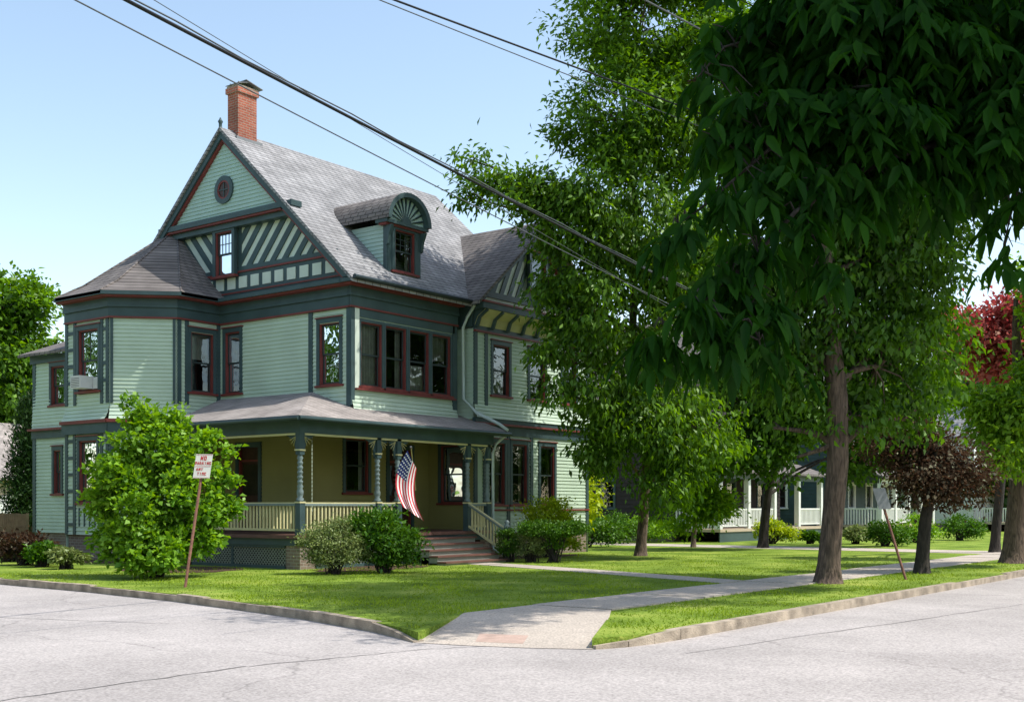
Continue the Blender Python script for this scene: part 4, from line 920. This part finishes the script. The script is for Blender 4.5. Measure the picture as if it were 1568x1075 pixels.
# ================= NEIGHBOURS
def neighbour(name,x0,x1,yf,depth,hgt,wall,rf,trimm='white_paint',k=5,wtrim=None):
    E=empty(name); w=MB('walls'); r=MB('roof'); p=MB('porch'); g=MB('windows')
    fr=front(yf); lf=left(x0); cx=(x0+x1)/2; ww=x1-x0; wt=wtrim or trimm
    holes=[]
    for z0 in (1.5,4.6):
        for f in (.2,.5,.8):
            a=x0+ww*f; holes.append(window(g,fr,a-.45,a+.45,z0,z0+1.3,frame=wt,red=wt,cur=1,seed=int(x0+f*10)))
    siding(w,fr,x0,x1,.5,hgt,wall,holes,h=.2)
    hl=[]
    for z0 in (1.5,4.6):
        for f in (.3,.7):
            a=yf+depth*f; hl.append(window(g,lf,a-.45,a+.45,z0,z0+1.3,frame=wt,red=wt,cur=1,seed=int(a)))
    siding(w,lf,yf,yf+depth,.5,hgt,wall,hl,h=.2)
    w.box(x0+.03,x1-.03,yf+.03,yf+depth,-.1,.5,'pier_brick'); w.poly([(x1,yf,0),(x1,yf+depth,0),(x1,yf+depth,hgt),(x1,yf,hgt)],wall)
    ap=hgt+ww*.42
    w.poly([(x0,yf,hgt),(x1,yf,hgt),(cx,yf,ap-.1)],wall)
    r.slab([(x0-.4,yf-.4,hgt-.3),(x0-.4,yf+depth,hgt-.3),(cx,yf+depth,ap),(cx,yf-.4,ap)],.12,rf); r.slab([(x1+.4,yf-.4,hgt-.3),(x1+.4,yf+depth,hgt-.3),(cx,yf+depth,ap),(cx,yf-.4,ap)],.12,rf)
    y0=yf-2.4
    p.box(x0,x1,y0,yf-.03,.45,.58,'neigh_tan'); p.box(x0+.05,x1-.05,y0+.05,y0+.1,-.05,.45,'trim_teal')
    p.slab([(x0-.3,y0-.3,3.2),(x1+.3,y0-.3,3.2),(x1+.3,yf,4.1),(x0-.3,yf,4.1)],.1,rf); p.box(x0,x1,y0,y0+.15,2.85,3.1,wt)
    for i in range(k):
        x=x0+.1+(ww-.2)*i/(k-1); p.box(x-.12,x+.12,y0+.0,y0+.24,.58,2.85,trimm)
        if i<k-1 and i!=2:
            xn=x0+.1+(ww-.2)*(i+1)/(k-1); p.box(x+.12,xn-.12,y0+.06,y0+.12,1.42,1.5,trimm); p.box(x+.12,xn-.12,y0+.06,y0+.12,.68,.74,trimm)
            t=x+.2
            while t<xn-.12: p.box(t-.035,t+.035,y0+.07,y0+.11,.74,1.42,trimm); t+=.16
    p.box(x0,x0+.06,y0+.24,yf-.1,1.42,1.5,trimm); t=y0+.3
    while t<yf-.1: p.box(x0+.01,x0+.05,t-.035,t+.035,.6,1.42,trimm); t+=.16
    for m_ in (w,r,p,g): m_.obj(E)
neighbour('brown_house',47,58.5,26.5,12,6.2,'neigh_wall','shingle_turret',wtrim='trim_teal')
neighbour('teal_trim_house',63,72,25,12,6.2,'trim_teal','shingle_turret')
neighbour('white_house',78,88,22,12,6.4,'neigh_white','shingle_main')
neighbour('white_house',93,103,20,12,6.4,'neigh_white','shingle_main')
neighbour('white_house',110,120,18,12,6.4,'neigh_white','shingle_main')
ng=MB('neighbour_garage'); c=W(-30,0,56); X_,Y_=c[0],c[1]
ng.box(X_-4,X_+3,Y_-3,Y_+5,-.1,3.0,'neigh_tan'); ng.slab([(X_-4.4,Y_-3.4,2.9),(X_+3.4,Y_-3.4,2.9),(X_+3.4,Y_+1,5.7),(X_-4.4,Y_+1,5.7)],.12,'shingle_porch'); ng.slab([(X_-4.4,Y_+5.4,2.9),(X_+3.4,Y_+5.4,2.9),(X_+3.4,Y_+1,5.7),(X_-4.4,Y_+1,5.7)],.12,'shingle_porch')
ng.poly([(X_-4,Y_-3,3.0),(X_-4,Y_+5,3.0),(X_-4,Y_+1,5.5)],'neigh_tan'); ng.box(X_-2.4,X_+1.6,Y_-3.05,Y_-3,0,2.1,'neigh_white'); ng.obj()
fe=MB('picket_fence'); p0=Vector(W(42,0,40)); p1=Vector(W(-90,0,42)); k=44
for i in range(k):
    c=p0.lerp(p1,i/k); hh_=1.35+random.uniform(-.02,.02); fe.box(c.x-.05,c.x+.05,c.y-.012,c.y+.012,0,hh_,'fence_wood')
fe.tube([(p0.x,p0.y+.04,.35),(p1.x,p1.y+.04,.35)],.03,'fence_wood',4); fe.tube([(p0.x,p0.y+.04,.9),(p1.x,p1.y+.04,.9)],.03,'fence_wood',4); fe.obj()
# ================= LIGHT
az=(.5,-.866); el=math.radians(57)
w=bpy.data.worlds.new('World'); sc.world=w; w.use_nodes=True; t=w.node_tree; t.nodes.clear()
o=t.nodes.new('ShaderNodeOutputWorld'); bg=t.nodes.new('ShaderNodeBackground'); sk=t.nodes.new('ShaderNodeTexSky'); sk.sky_type='NISHITA'; sk.sun_disc=False
sk.sun_elevation=el; sk.sun_rotation=math.atan2(az[0],az[1]); sk.air_density=1.0; sk.dust_density=1.0; sk.ozone_density=1.0
mu_=t.nodes.new('ShaderNodeMix'); mu_.data_type='RGBA'; mu_.blend_type='MULTIPLY'; mu_.inputs[0].default_value=1; mu_.inputs[7].default_value=(2.15,2.0,1.75,1)
t.links.new(sk.outputs[0],mu_.inputs[6]); t.links.new(mu_.outputs[2],bg.inputs[0])
bg.inputs['Strength'].default_value=.15; t.links.new(bg.outputs[0],o.inputs[0])
sl=bpy.data.lights.new('sun','SUN'); sl.energy=5.0; sl.angle=math.radians(.5); sl.color=(1,.96,.89)
so=bpy.data.objects.new('sun',sl); sc.collection.objects.link(so)
sd=Vector((az[0]*math.cos(el),az[1]*math.cos(el),math.sin(el))).normalized(); so.rotation_euler=(-sd).to_track_quat('-Z','Y').to_euler()
cam=bpy.data.cameras.new('camera'); co=bpy.data.objects.new('camera',cam); sc.collection.objects.link(co); sc.camera=co
co.location=(0,0,EYE); co.rotation_euler=(math.radians(90),0,TH-math.pi/2)
cam.sensor_width=36; cam.lens=36*FP/1568; cam.shift_y=(HY-537.5)/1568; cam.clip_start=.1; cam.clip_end=3000
sc.view_settings.view_transform='Standard'; sc.view_settings.look='None'; sc.view_settings.exposure=0; sc.view_settings.gamma=1
